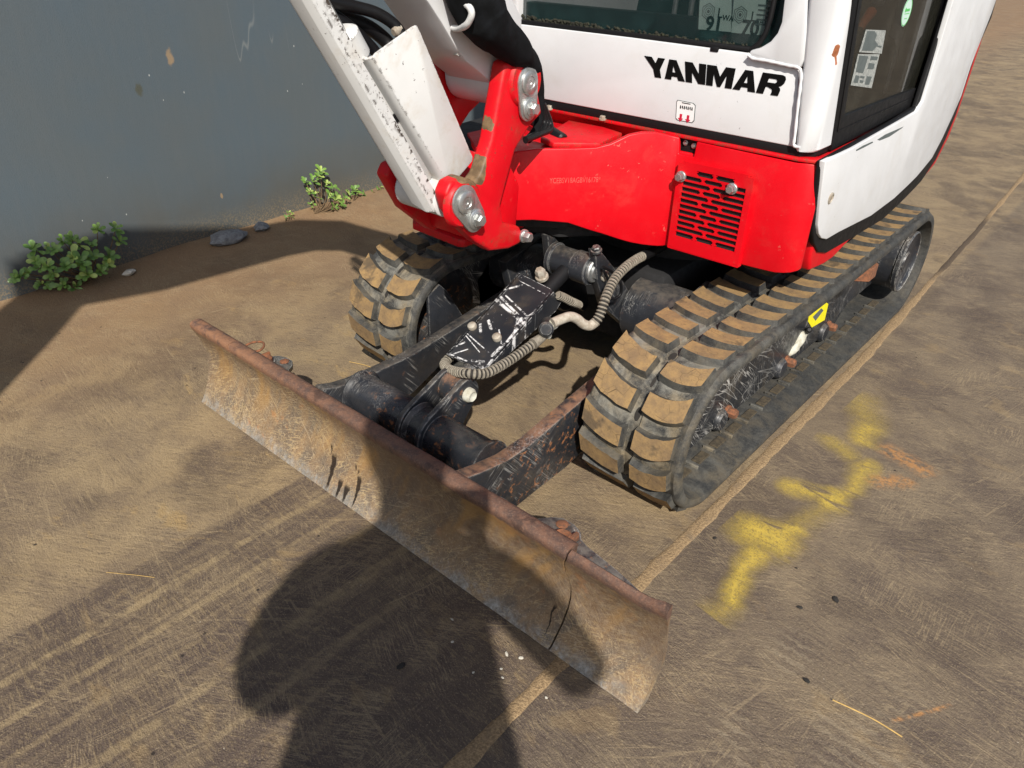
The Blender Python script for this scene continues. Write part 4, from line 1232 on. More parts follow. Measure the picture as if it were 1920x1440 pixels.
# long front guard: one bent sheet with a raised rib, cut square to the cylinder
GX = [(-.102, .020), (-.101, .0225), (-.066, .032), (-.061, .042), (-.056, .0445), (-.026, .0445), (-.015, .036), (-.0125, .020)]
pf = Vector((0, -bd.z, bd.y))
bm = bmesh.new()
def gpt(x, d, t): return ba + Vector((x + .066, 0, 0)) + pf * d + bd * t
o_ = [(x, d) for x, d in GX]; i_ = [(x + (.003 if x < -.06 else 0), d - .006) for x, d in GX[::-1]]
ring0 = []; ring1 = []
for x, d in o_ + i_:
    tb = .012 + max(0, (-.05 - x)) * .45 - max(0, x + .05) * .35
    ring0.append(bm.verts.new(gpt(x, d, tb))); ring1.append(bm.verts.new(gpt(x, d, .72)))
k = len(ring0)
for i in range(k): bm.faces.new((ring0[i], ring0[(i + 1) % k], ring1[(i + 1) % k], ring1[i]))
for i in range(len(GX) - 1):
    for rg in (ring0, ring1):
        bm.faces.new((rg[i], rg[i + 1], rg[k - 2 - i], rg[k - 1 - i]))
bmesh.ops.recalc_face_normals(bm, faces=bm.faces[:])
bevel(bm, .0015, 1, 30)
finish(bm, "cylinder_guard", 'white_worn', BC2, 20)['label'] = "long white guard plate with a raised rib, chipped to black along its edges"
# arm and bucket that hang beyond the left of the picture
AR = prism("arm", [(-1.33, 1.86), (-1.30, 1.70), (-1.32, .62), (-1.40, .52), (-1.50, .56), (-1.53, 1.60), (-1.49, 1.90)], 'x', -.121, -.011, 'white', EX, .006)
rod("bucket_cylinder", (-.066, -1.57, 1.65), (-.066, -1.55, .75), .032, 'white', AR)
prism("bucket", [(-1.30, .60), (-1.50, .60), (-1.62, .40), (-1.60, .18), (-1.45, .05), (-1.22, .02), (-1.24, .05), (-1.42, .10), (-1.52, .22), (-1.50, .38), (-1.36, .50)], 'x', -.25, .12, 'rust', AR, .004)
# hoses and the fabric sleeve beside the boom
for pts, r in (([(-0.1, 0.016, 0.974), (-0.1, 0.062, 0.944), (-0.095, 0.105, 0.922), (-0.09, 0.144, 0.895), (-0.085, 0.172, 0.868), (-0.08, 0.18, 0.852)], .0095), ([(-0.09, 0.046, 0.977), (-0.085, 0.081, 0.947), (-0.08, 0.132, 0.934), (-0.07, 0.171, 0.923), (-0.06, 0.198, 0.906), (-0.05, 0.208, 0.887)], .0095),
               ([(-0.11, 0.083, 0.939), (-0.11, 0.132, 0.918), (-0.1, 0.176, 0.9), (-0.09, 0.203, 0.879), (-0.08, 0.208, 0.863)], .012)):
    tube("hydraulic_hose", pts, r, 'hose', BM, 12)
rod("hose_fitting", (-0.055, 0.192, 0.894), (-0.055, 0.209, 0.9), .009, 'bolt', BM)
SL = tube("hose_sleeve", [(0.03, 0.269, 0.996), (0.035, 0.278, 0.967), (0.038, 0.291, 0.94), (0.038, 0.31, 0.915), (0.034, 0.351, 0.888), (0.03, 0.396, 0.862), (0.02, 0.44, 0.839), (0.012, 0.474, 0.813), (0.008, 0.495, 0.782), (0.008, 0.502, 0.752), (0.008, 0.5, 0.725), (0.012, 0.485, 0.704), (0.02, 0.454, 0.694)],
          lambda t: (.043 - .004 * t if t < .22 else max(.008, .043 - .072 * (t - .22))), 'cloth', EX, 20, 14)
for v in SL.data.vertices:
    v.co += Vector((mnoise.noise(v.co * 26), mnoise.noise(v.co * 26 + Vector((9, 0, 0))), mnoise.noise(v.co * 26 + Vector((0, 9, 0))))) * .005 * min(1, max(0, (v.co.z - .74) / .08))
tube("hydraulic_hose", [(0, 0.51, 0.75), (0, 0.526, 0.716), (0.01, 0.511, 0.702), (0.02, 0.474, 0.7), (0.03, 0.434, 0.699)], .006, 'hose', EX, 8)
tube("hydraulic_hose", [(0, 0.515, 0.749), (0, 0.534, 0.715), (0.01, 0.523, 0.701), (0.02, 0.483, 0.699), (0.03, 0.434, 0.698)], .006, 'hose', EX, 8)
tube("hydraulic_hose", [(0, 0.52, 0.749), (0, 0.543, 0.714), (0.01, 0.535, 0.699), (0.02, 0.491, 0.698), (0.03, 0.434, 0.697)], .006, 'hose', EX, 8)
rod("swing_hose", (-.02, .62, .66), (-.22, .70, .68), .012, 'hose', EX)
bolt("bolt", (-.20, .60, .606), (0, 0, 1), .010, 'steel', LB)
bolt("bolt", (-.255, .62, .606), (0, 0, 1), .010, 'steel', LB)

# --- cab
CB = prism("cab", [(-.31, .7008)] + [(0.424, 0.698), (0.402, 0.833), (0.302, 0.845), (0.295, 0.851), (0.028, 0.854), (-0.305, 0.855)] + [(-.31, .8605)], 'y', .765, .795, 'white', EX, .005, 3)
prism("window_sill", [(-0.327, 0.851), (0.283, 0.847)] + [(.30, .90), (-.31, .90)], 'y', .797, .83, 'gasket', CB, .002)
prism("cab_side", [(-.312, .70), (-.285, .70), (-.285, 2.15), (-.312, 2.15)], 'y', .766, 1.45, 'white', CB, .006)
rp = [(0.352, 0.955), (0.352, 0.945), (0.355, 0.909), (0.351, 0.891), (0.341, 0.876), (0.324, 0.864), (0.304, 0.857), (0.303, 0.849), (0.313, 0.845), (0.359, 0.843), (0.406, 0.837), (0.41, 0.852), (0.404, 0.897), (0.393, 0.947), (0.392, 0.957)]
prism("cab_post", [(rp[0][0], 2.1)] + rp + [(rp[-1][0], 2.1)], 'y', .757, .80, 'white', CB, .004)
tube("weld_seam", [(0.303, 0.757, 0.849), (0.313, 0.757, 0.844), (0.338, 0.757, 0.843), (0.362, 0.758, 0.841), (0.385, 0.758, 0.839), (0.401, 0.758, 0.838), (0.41, 0.758, 0.83), (0.414, 0.758, 0.804), (0.417, 0.758, 0.772), (0.423, 0.758, 0.72), (0.425, 0.758, 0.703), (0.438, 0.758, 0.701)], lambda t: .0031 + .0004 * math.sin(t * 90), 'white', CB, 8, 6)
L0 = (0.426, 0.758, 0.704)[0]; L1 = (0.393, 0.758, 0.947)[0]
D0 = (0.465, 0.851, 0.683)[1]; D1 = (0.465, 0.787, 0.951)[1]; Z1 = (0.465, 0.787, 0.951)[2]
def psec(z, L, D, Rr=.465):
    F = .757
    return [(L, F + .012, z), (L + .004, F + .003, z), (L + .010, F, z)] + [(Rr - .030 + .030 * math.sin(R(a)), F + .030 - .030 * math.cos(R(a)), z) for a in (15, 30, 45, 60, 75, 90)] + [(Rr, max(D, F + .034), z), (L, max(D, F + .034), z)]
PL = loft("cab_pillar", [psec(.693, L0 + .003, D0 - .004, .461), psec(.697, L0, D0)] + [psec(.697 + (Z1 - .697) * t, L0 + (L1 - L0) * t, D0 + (D1 - D0) * t) for t in (.25, .5, .75, 1)] + [psec(1.05, L1, D1), psec(2.1, L1, D1)], 'white', CB, 0, 40)
prism("roof", [(-.33, .74), (.48, .74), (.48, 1.5), (-.33, 1.5)], 'z', 2.1, 2.18, 'white', CB, .02)
box("cab_back", (-.285, .44), (1.40, 1.44), (.70, 2.1), 'dark', CB, .002)
box("cab_floor", (-.284, .44), (.83, 1.39), (.705, .72), 'dark', CB, .002)
gl = [(-.285, .845), (.19, .848)] + [(0.263, 0.848), (0.305, 0.857), (0.329, 0.872), (0.341, 0.892), (0.344, 0.912), (0.341, 0.943)]
gl = gl + [(gl[-1][0], 2.09), (-.285, 2.09)]
prism("window_pane", gl, 'y', .786, .790, 'glass_front', CB, 0)
# weathered seal and moss along the foot of the pane
bm = bmesh.new()
rs = random.Random(5)
for i in range(520):
    t = rs.random()
    u = rs.random() ** 1.6
    x = -.28 + .60 * t
    zb = .8585 - .010 * t
    add_box(bm, (x, .781 + rs.uniform(-.003, .003), zb + .014 * u), (rs.uniform(.003, .010), rs.uniform(.003, .005), rs.uniform(.0015, .004)), Euler((rs.random(), rs.random(), rs.random())).to_matrix())
tag(finish(bm, "moss", 'moss', CB, 60), None, None, None, 'stuff')
tube("window_seal", [(-.285, .778, .8575)] + [(.05, .778, .853), (.26, .778, .8495)] + [(.288, .778, .8535), (.306, .778, .864), (.317, .778, .88), (.322, .778, .90), (.325, .778, .95), (.327, .778, 1.2)], .005, 'gasket', CB, 8)
prism("window_seal", [(-0.31, 0.864), (0.296, 0.861), (0.297, 0.854), (-0.31, 0.854)], 'y', .768, .785, 'gasket', CB, .001)
box("seal_clip", (.218, .236), (.763, .772), (.846, .8555), 'gasket', CB, .002)

# brand lettering cut from thin film, letter by letter
LET = {'Y': (1.0, [[(0, 1), (.36, 1), (.5, .70), (.68, 1), (1.02, 1), (.67, .40), (.67, 0), (.33, 0), (.33, .40)]]),
 'A': (1.08, [[(0, 0), (.34, 0), (.385, .17), (.45, .38), (.53, .74), (.53, 1), (.36, 1)], [(.53, 1), (.53, .74), (.61, .38), (.675, .17), (.72, 0), (1.06, 0), (.70, 1)], [(.385, .17), (.675, .17), (.61, .38), (.45, .38)]]),
 'N': (1.0, [[(0, 0), (0, 1), (.35, 1), (.66, .46), (.66, 1), (.98, 1), (.98, 0), (.64, 0), (.32, .54), (.32, 0)]]),
 'M': (1.27, [[(0, 0), (0, 1), (.42, 1), (.625, .5), (.83, 1), (1.25, 1), (1.25, 0), (.93, 0), (.93, .62), (.70, 0), (.55, 0), (.32, .62), (.32, 0)]]),
 'R': (1.05, [[(0, 0), (.32, 0), (.32, 1), (0, 1)], [(.32, .77), (.62, .77), (.69, .72), (1.0, .82), (.93, .95), (.80, 1), (.32, 1)], [(1.0, .82), (.69, .72), (.69, .62), (.63, .57), (.84, .43), (.95, .49), (1.01, .62)],
         [(.32, .57), (.32, .36), (.66, .36), (.84, .43), (.63, .57)], [(.66, .36), (.40, .36), (.62, .27), (.66, .18), (.66, 0), (.99, 0), (.98, .26), (.93, .37), (.84, .43)]])}
t0 = (0.07, 0.764, 0.823); b0 = (0.086, 0.764, 0.785); t1 = (0.386, 0.764, 0.821); b1 = (0.381, 0.764, 0.784)
tw = 0
for ch in "YANMAR": tw += LET[ch][0] + .03
tw -= .03 + .16
cx_ = 0
for ch in "YANMAR":
    w, polys = LET[ch]
    bm = bmesh.new()
    for P in polys:
        Q = []
        for px, pz in P:
            f = (cx_ + px) / tw
            zb = b0[2] + (b1[2] - b0[2]) * f; zt = t0[2] + (t1[2] - t0[2]) * f
            xb = b0[0] + (b1[0] - .006 - b0[0]) * f; xt = t0[0] + (t1[0] - t0[0]) * f
            Q.append((xb + (xt - xb) * pz, zb + (zt - zb) * pz))
        add_prism(bm, Q, 'y', .7638, .7652)
    finish(bm, "letter", 'ink', CB, 0)
    cx_ += w + .03 - (.16 if ch == 'Y' else 0)
# belt reminder decal with two red arrows
dq = [(0.161, 0.748), (0.198, 0.747), (0.204, 0.743), (0.206, 0.713), (0.202, 0.708), (0.167, 0.708), (0.162, 0.711), (0.159, 0.745)]
def inset(P, k):
    mx_ = sum(p[0] for p in P) / len(P); mz_ = sum(p[1] for p in P) / len(P)
    return [(mx_ + (p[0] - mx_) * k, mz_ + (p[1] - mz_) * k) for p in P]
ST = prism("decal", dq, 'y', .7642, .7652, 'ink_grey', CB, 0)
prism("decal", inset(dq, .93), 'y', .7638, .7643, 'paper_white', CB, 0)
dc = inset(dq, .0)[0]
bm = bmesh.new()
for k in (-1, 1):
    ax_ = dc[0] + k * .0085
    az_ = dc[1] - .0135
    add_prism(bm, [(ax_, az_ - .0075), (ax_ + .0065, az_ - .001), (ax_ + .0028, az_ - .001), (ax_ + .0028, az_ + .0075), (ax_ - .0028, az_ + .0075), (ax_ - .0028, az_ - .001), (ax_ - .0065, az_ - .001)], 'y', .7634, .7639)
finish(bm, "decal_arrows", 'ink_red', CB, 0)
bm = bmesh.new()
for k in range(7):
    x_ = dc[0] - .0135 + .0045 * k
    add_prism(bm, [(x_, dc[1] + .005 + (k % 2) * .002), (x_ + .003, dc[1] + .004), (x_ + .0025, dc[1] + .010), (x_ + .0005, dc[1] + .011)], 'y', .7634, .7639)
add_prism(bm, [(dc[0] - .010, dc[1] + .0155), (dc[0] + .010, dc[1] + .0152), (dc[0] + .010, dc[1] + .0168), (dc[0] - .010, dc[1] + .0171)], 'y', .7634, .7639)
finish(bm, "decal_print", 'ink', CB, 0)
# noise labels behind the windscreen
for q2, big, sub, bx, sx, hx in (([(0.164, 0.945), (0.232, 0.944), (0.242, 0.881), (0.171, 0.88)], "91", "WA", (0.186, 0.792, 0.88), (0.208, 0.792, 0.904), (0.188, 0.792, 0.913)),
                               ([(0.237, 0.943), (0.302, 0.944), (0.311, 0.881), (0.243, 0.88)], "70", "pA", (0.263, 0.792, 0.879), (0.278, 0.792, 0.903), (0.256, 0.792, 0.912))):
    hx = Vector(hx)
    prism("noise_label", q2, 'y', .7925, .7932, 'paper', CB, 0)
    text_mesh(big, .036, "label_print", 'ink', CB, Vector(bx), (1, 0, 0), (0, 0, 1), .0002, .0012)
    o_ = Vector(sx)
    text_mesh("L", .024, "label_print", 'ink', CB, o_, (1, 0, 0), (0, 0, 1), .0002, .0002)
    text_mesh(sub, .014, "label_print", 'ink', CB, o_ + Vector((.012, 0, -.004)), (1, 0, 0), (0, 0, 1), .0002, .0002)
    bm = bmesh.new()
    for r0, r1, sg in ((.0155, .0140, 6), (.0105, .0095, 16), (.0065, .0055, 16), (.003, .0005, 12)):
        for i in range(sg):
            a0 = 2 * math.pi * i / sg + .52; a1 = 2 * math.pi * (i + 1) / sg + .52
            bm.faces.new([bm.verts.new((hx.x + r * math.cos(a), hx.y, hx.z + r * math.sin(a))) for r, a in ((r0, a0), (r0, a1), (r1, a1), (r1, a0))])
    finish(bm, "label_print", 'ink_grey', CB, 0)
bm = bmesh.new()
for k in range(5):
    add_box(bm, (.302, .7920, .931 - .008 * k), (.026 - .003 * (k % 2), .0005, .003))
finish(bm, "label_print", 'ink_grey', CB, 0)
# inside the cab
ST_ = prism("operator_seat", [(1.12, .80), (1.30, .80), (1.40, 1.45), (1.30, 1.48), (1.23, .98), (.98, .95), (.96, .86)], 'x', -.10, .28, 'hose_dust' if False else 'cloth', CB, .02)
for pts in ([(.03, .92, .72), (.035, .93, .95), (.045, .92, 1.05)], [(.085, .90, .72), (.09, .90, .98), (.075, .90, 1.03), (.06, .91, 1.05)], [(.15, .92, .72), (.17, .93, .92), (.155, .93, .985), (.13, .92, 1.0), (.12, .92, .97), (.125, .92, .72)]):
    tube("control_lever", pts, .006, 'steel', CB, 10)
tube("control_lever", [(0.4, 1.046, 0.883), (0.4, 1.065, 0.898), (0.4, 1.091, 0.913)], lambda t: .007 + .004 * t, 'orange', CB, 12)
lathe("lever_knob", (0.4, 1.119, 0.921), (0, -.2, 1), [(0, .004), (.004, .012), (.012, .014), (.02, .010), (.023, 0)], 'steel', CB, 16)
rod("grab_rail", (.42, 1.22, .74), (.42, 1.27, 1.6), .014, 'steel', CB)
box("console", (.34, .43), (.90, 1.25), (.72, .86), 'cloth', CB, .02)

# --- door
def ring_prism(name, O, I, axis, lo, hi, mat, parent, bev=.0015):
    bm = bmesh.new()
    v = [[bm.verts.new(co(axis, a, p)) for p in P] for a, P in ((lo, O), (lo, I), (hi, O), (hi, I))]
    k = len(O)
    for i in range(k):
        j = (i + 1) % k
        bm.faces.new((v[0][i], v[0][j], v[1][j], v[1][i])); bm.faces.new((v[2][j], v[2][i], v[3][i], v[3][j]))
        bm.faces.new((v[0][j], v[0][i], v[2][i], v[2][j])); bm.faces.new((v[1][i], v[1][j], v[3][j], v[3][i]))
    bmesh.ops.recalc_face_normals(bm, faces=bm.faces[:])
    bevel(bm, bev, 2, 40)
    return finish(bm, name, mat, parent, 30)
dO = [(0.778, 0.951), (0.845, 0.685), (1.403, 0.706), (1.414, 0.926)]
dI = [(0.818, 0.95), (0.872, 0.748), (1.371, 0.746), (1.347, 0.929)]
dO = [(dO[0][0], 2.05)] + dO + [(dO[3][0], 2.05)]
dI = [(dI[0][0], 2.0)] + dI + [(dI[3][0], 2.0)]
DR = ring_prism("cab_door", dO, dI, 'x', .452, .468, 'gasket', EX)
dJ = [(0.796, 0.95), (0.85, 0.72), (1.383, 0.727), (1.373, 0.928)]
dK = [(0.8, 0.95), (0.855, 0.722), (1.375, 0.73), (1.367, 0.928)]
ring_prism("door_seal", [(dJ[0][0], 2.02)] + dJ + [(dJ[3][0], 2.02)], [(dK[0][0], 2.018)] + dK + [(dK[3][0], 2.018)], 'x', .4682, .4698, 'hose', DR, .0005)
prism("door_pane", [(p[0], p[1]) for p in inset(dI, 1.01)], 'x', .459, .463, 'glass_door', DR, 0)
def decal_x(name, px, mat, x=.4638, th=.0004, par=None):
    return prism(name, px, 'x', x, x + th, mat, par or DR, 0)
decal_x("door_decal", [(0.887, 0.898), (1.003, 0.889), (1.014, 0.846), (0.879, 0.86)], 'paper_dull')
decal_x("decal_print", [(0.895, 0.895), (0.937, 0.892), (0.956, 0.884), (0.951, 0.875), (0.977, 0.865), (0.954, 0.856), (0.891, 0.862)], 'ink_grey', .4642)
decal_x("decal_print", [(0.975, 0.864), (1.002, 0.861), (1.001, 0.858), (0.974, 0.862)], 'ink_grey', .4642)
text_mesh("OFF", .0085, "decal_print", 'ink', DR, (0.464, 0.954, 0.858), (0, 1, 0), (0, 0, 1), .0001)
decal_x("door_decal", [(0.876, 0.857), (1.002, 0.846), (1.006, 0.782), (0.877, 0.802)], 'paper_dull')
for q in ([(0.884, 0.854), (0.936, 0.848), (0.93, 0.818), (0.885, 0.825)], [(0.952, 0.847), (0.995, 0.842), (0.995, 0.836), (0.951, 0.84)], [(0.95, 0.835), (0.986, 0.83), (0.986, 0.82), (0.949, 0.824)], [(0.89, 0.819), (0.912, 0.815), (0.913, 0.802), (0.887, 0.806)], [(0.918, 0.815), (0.944, 0.811), (0.944, 0.807), (0.918, 0.811)], [(0.921, 0.807), (0.944, 0.803), (0.942, 0.799), (0.922, 0.802)], [(0.957, 0.81), (0.988, 0.806), (0.984, 0.791), (0.956, 0.795)]):
    decal_x("decal_print", q, 'ink_grey', .4642)
rc = (0.464, 1.107, 0.916)
prism("inspection_sticker", arc(rc[1], rc[2], .0265, 0, 345, 23), 'x', .4638, .4642, 'paper', DR, 0)
ring_prism("decal_print", arc(rc[1], rc[2], .0258, 0, 345, 23), arc(rc[1], rc[2], .0240, 0, 345, 23), 'x', .4642, .4645, 'ink_green', DR, 0)
bm = bmesh.new()
add_prism(bm, arc(rc[1] - .011, rc[2] + .004, .0045, 0, 330, 11), 'x', .4642, .4645)
for k, (w_, dz) in enumerate(((.026, .0035), (.030, -.003), (.018, -.012))):
    add_box(bm, (.4643, rc[1] + .003, rc[2] + dz), (.0003, w_, .0016 if k else .005))
finish(bm, "decal_print", 'ink_green', DR, 0)

# --- white side panel, its black edge and the red tail
panel = [(1548, 303), (1600, 277), (1660, 243), (1702, 219), (1719, 209), (1731, 190), (1744, 148), (1788, 0), (1797, -30), (1895, -30), (1887, 0), (1877, 27), (1856, 74), (1833, 127), (1815, 182), (1797, 219), (1775, 261), (1753, 298), (1720, 333), (1677, 372), (1633, 405), (1572, 436), (1550, 449), (1541, 447), (1536, 438), (1534, 421), (1540, 365)]
edge_ = [(1542, 303), (1660, 238), (1719, 200), (1788, -10), (1800, -34), (1898, -34), (1891, 0), (1882, 35), (1849, 95), (1819, 184), (1808, 217), (1786, 263), (1764, 302), (1732, 342), (1699, 372), (1655, 412), (1594, 449), (1550, 475), (1535, 473), (1527, 456), (1525, 429), (1532, 370)]
tail = [(1560, 320), (1719, 230), (1790, 0), (1800, -34), (1893, -34), (1887, 10), (1869, 62), (1828, 180), (1817, 213), (1795, 263), (1764, 311), (1721, 353), (1690, 382), (1640, 418), (1592, 452), (1562, 484), (1545, 496), (1518, 508), (1519, 485), (1529, 440), (1545, 340), (1552, 325)]
def bent(name, P, x0, th, mat, parent, bev):
    Q = LXF(x0, P)
    bm = bmesh.new()
    fs = add_prism(bm, Q, 'x', x0 - th, x0)
    for yc in (1.30, 1.42, 1.54, 1.66, 1.78, 1.90):
        bmesh.ops.bisect_plane(bm, geom=bm.verts[:] + bm.edges[:] + bm.faces[:], plane_co=(0, yc, 0), plane_no=(0, 1, 0))
    bmesh.ops.recalc_face_normals(bm, faces=bm.faces[:])
    bevel(bm, bev, 3, 50)
    for v in bm.verts:
        k = max(0, (v.co.y - 1.30))
        v.co.x -= .075 * k * k
    return finish(bm, name, mat, parent, 30)
def LXF(x, P):
    return PANELS[(round(x, 4), len(P))]
PANELS = {(.49, 27): [(0.76, 0.684), (0.902, 0.685), (1.085, 0.692), (1.231, 0.698), (1.295, 0.701), (1.325, 0.72), (1.328, 0.769), (1.331, 0.931), (1.332, 0.962), (1.855, 0.947), (1.866, 0.909), (1.858, 0.875), (1.82, 0.816), (1.782, 0.749), (1.78, 0.674), (1.74, 0.627), (1.684, 0.576), (1.619, 0.534), (1.488, 0.509), (1.321, 0.49), (1.159, 0.484), (0.946, 0.498), (0.88, 0.5), (0.847, 0.511), (0.823, 0.527), (0.804, 0.551), (0.78, 0.617)], (.484, 22): [(0.761, 0.683), (1.102, 0.695), (1.307, 0.709), (1.343, 0.94), (1.365, 0.964), (1.897, 0.951), (1.925, 0.907), (1.942, 0.86), (1.85, 0.785), (1.842, 0.662), (1.84, 0.615), (1.79, 0.554), (1.726, 0.507), (1.603, 0.472), (1.463, 0.457), (1.294, 0.44), (1.066, 0.449), (0.922, 0.456), (0.868, 0.473), (0.827, 0.504), (0.8, 0.542), (0.778, 0.611)], (.478, 22): [(0.845, 0.648), (1.374, 0.663), (1.39, 0.927), (1.39, 0.964), (1.896, 0.951), (1.952, 0.892), (1.945, 0.823), (1.927, 0.657), (1.926, 0.608), (1.884, 0.538), (1.775, 0.483), (1.584, 0.458), (1.456, 0.443), (1.254, 0.441), (1.082, 0.439), (0.996, 0.422), (0.943, 0.422), (0.858, 0.432), (0.842, 0.464), (0.839, 0.518), (0.814, 0.634), (0.824, 0.647)]}
SP = bent("side_panel", panel, .49, .012, 'white', EX, .005)
bent("panel_edge_trim", edge_, .484, .012, 'gasket', EX, .003)
TL = bent("tail_cover", tail, .478, .03, 'red', EX, .006)
prism("paint_scratch", [(0.926, 0.675), (0.974, 0.675), (1.021, 0.676), (1.015, 0.679), (0.958, 0.68), (0.921, 0.678)], 'x', .4902, .4906, 'ink_grey', SP, 0)
prism("paint_scratch", [(1.046, 0.678), (1.094, 0.681), (1.218, 0.679), (1.209, 0.677), (1.13, 0.671), (1.066, 0.673)], 'x', .4902, .4906, 'ink_grey', SP, 0)
lathe("panel_latch", (0.489, 0.839, 0.597), (1, 0, -.1), [(0, .012), (.003, .012), (.004, .009), (.002, .008), (.002, 0)], 'bolt', SP, 16)
prism("counterweight", arc(0, 1.15, .76, 58, 122, 16) + [(-.40, 1.5), (.40, 1.5)], 'z', .50, 1.15, 'red', EX, .02)
prism("engine_cover", arc(0, 1.15, .72, 60, 120, 16) + [(-.38, 1.5), (.36, 1.5)], 'z', 1.15, 1.35, 'white', EX, .03)

# ------------------------------------------------------------------ leafy plants along the wall foot
def leaf_mesh(pale):
    bm = bmesh.new()
    prof = [(0, .0016), (.28, .0034), (.55, .0062), (.78, .0070), (.93, .0048), (1, .0004)]
    L = .030
    rows_ = []
    for t, w in prof:
        z = .004 * math.sin(t * 2.6) - .003 * t * t
        rows_.append([bm.verts.new((-w, t * L, z + .0012)), bm.verts.new((0, t * L, z)), bm.verts.new((w, t * L, z + .0012))])
    for a, b in zip(rows_, rows_[1:]):
        bm.faces.new((a[0], a[1], b[1], b[0])); bm.faces.new((a[1], a[2], b[2], b[1]))
    me = bpy.data.meshes.new("leaf"); bm.to_mesh(me); bm.free()
    me.materials.append(MT['leaf_pale' if pale else 'leaf'])
    for p in me.polygons: p.use_smooth = True
    return me
LM = [leaf_mesh(False), leaf_mesh(True)]
def plant(base, tips, label, seed, nl=9, size=1., palep=.25):
    """stems run from base to each tip; every tip carries a rosette of leaves"""
    rs = random.Random(seed)
    P = thing("leafy_plant", base, label, "plant", "leafy plants along the wall foot")
    b = Vector(base)
    bm = bmesh.new()
    for t, k in tips:
        t = Vector(t)
        m = b.lerp(t, .45) + Vector((.012, rs.uniform(-.012, .012), -.008))
        add_tube(bm, spline([b + Vector((0, rs.uniform(-.02, .02), 0)), m, t], 5), lambda q: .0026 - .0014 * q, 6)
    finish(bm, "stem", 'stem', P, 60)
    for t, k in tips:
        t = Vector(t)
        d = (t - b).normalized()
        axis = (d * .5 + Vector((.7, rs.uniform(-.3, .3), .55))).normalized()
        u, v, w = basis(axis)
        pale = rs.random() < palep
        n_ = max(4, int(nl * k))
        for i in range(n_):
            a = i * 2.4 + rs.uniform(-.2, .2)
            el = .25 + .75 * (i / n_)
            dirv = (u * math.cos(a) + v * math.sin(a)) * math.cos(el) + w * math.sin(el)
            side = dirv.cross(w).normalized()
            nor = side.cross(dirv).normalized()
            s = size * k * rs.uniform(.75, 1.15) * (1.1 - .4 * i / n_)
            Mx = Matrix((side, dirv, nor)).transposed().to_4x4() @ Matrix.Diagonal((s, s, s, 1))
            Mx.translation = t + d * rs.uniform(-.014, .004)
            o = bpy.data.objects.new("leaf", LM[1 if (pale and i > n_ * .4) or rs.random() < .12 else 0])
            COL.objects.link(o)
            o.parent = P
            o.matrix_parent_inverse = Matrix.Translation(-b)
            o.matrix_basis = Mx
big = [((-1.585, -0.082, 0.089), 1.1), ((-1.585, -0.054, 0.092), 0.9), ((-1.595, -0.022, 0.045), 0.9), ((-1.585, -0.011, 0.163), 1.1), ((-1.565, -0.022, 0.131), 1.1), ((-1.545, -0.025, 0.115), 1), ((-1.585, 0.032, 0.153), 0.9), ((-1.565, 0.043, 0.149), 1), ((-1.525, -0.003, 0.12), 1.1), ((-1.585, 0.077, 0.164), 1), ((-1.575, 0.101, 0.169), 1), ((-1.565, 0.115, 0.154), 1), ((-1.535, 0.078, 0.122), 1.2), ((-1.515, 0.044, 0.109), 1.1), ((-1.515, 0.089, 0.11), 1.3), ((-1.565, 0.15, 0.146), 0.9), ((-1.515, 0.095, 0.064), 1.1), ((-1.585, 0.188, 0.173), 1), ((-1.585, 0.245, 0.166), 1), ((-1.575, 0.245, 0.127), 1), ((-1.545, 0.188, 0.095), 1.1), ((-1.525, 0.165, 0.074), 1.2), ((-1.515, 0.14, 0.062), 1), ((-1.535, 0.007, 0.087), 1), ((-1.555, 0.03, 0.037), 1.1), ((-1.555, 0.061, 0.018), 0.9), ((-1.585, -0.004, 0.035), 0.8), ((-1.545, 0.139, 0.105), 1)]
plant((-1.60, .13, .02), big, "largest leafy plant growing at the left end of the wall foot", 11, 8, 1.0, .22)
med = [((-1.655, 1.042, 0.144), 1), ((-1.645, 1.07, 0.15), 0.9), ((-1.655, 1.122, 0.17), 1.1), ((-1.645, 1.1, 0.159), 0.9), ((-1.645, 1.045, 0.108), 0.9), ((-1.635, 1.067, 0.09), 0.9), ((-1.635, 1.043, 0.051), 0.8), ((-1.645, 1.137, 0.118), 0.9), ((-1.645, 1.162, 0.097), 1), ((-1.615, 1.126, 0.075), 1.1), ((-1.595, 1.142, 0.062), 1.1), ((-1.585, 1.159, 0.04), 1.1), ((-1.585, 1.125, 0.036), 0.9), ((-1.605, 1.193, 0.053), 0.9)]
plant((-1.615, 1.06, .02), med, "upright bushy plant with bare lower stems by the wall behind the track", 23, 8, 1.0, .5)
plant((-1.63, 1.24, .015), [((-1.67, 1.268, 0.044), .9), ((-1.67, 1.295, 0.054), 1.0), ((-1.66, 1.304, 0.041), .9), ((-1.66, 1.334, 0.024), .8)], "low plant just right of the upright bushy plant", 31, 7, 1.0, .6)
plant((-1.64, 1.38, .012), [((-1.67, 1.394, 0.019), .8), ((-1.67, 1.426, 0.032), .8), ((-1.67, 1.445, 0.037), .7)], "small plant nearest the white boom at the wall foot", 37, 6, .9, .6)
plant((-1.615, .90, .012), [((-1.645, 0.94, 0.043), .8), ((-1.635, 0.919, 0.035), .7), ((-1.635, 0.944, 0.033), .7)], "small sprig alone between the stones and the upright bushy plant", 41, 6, .8, .6)

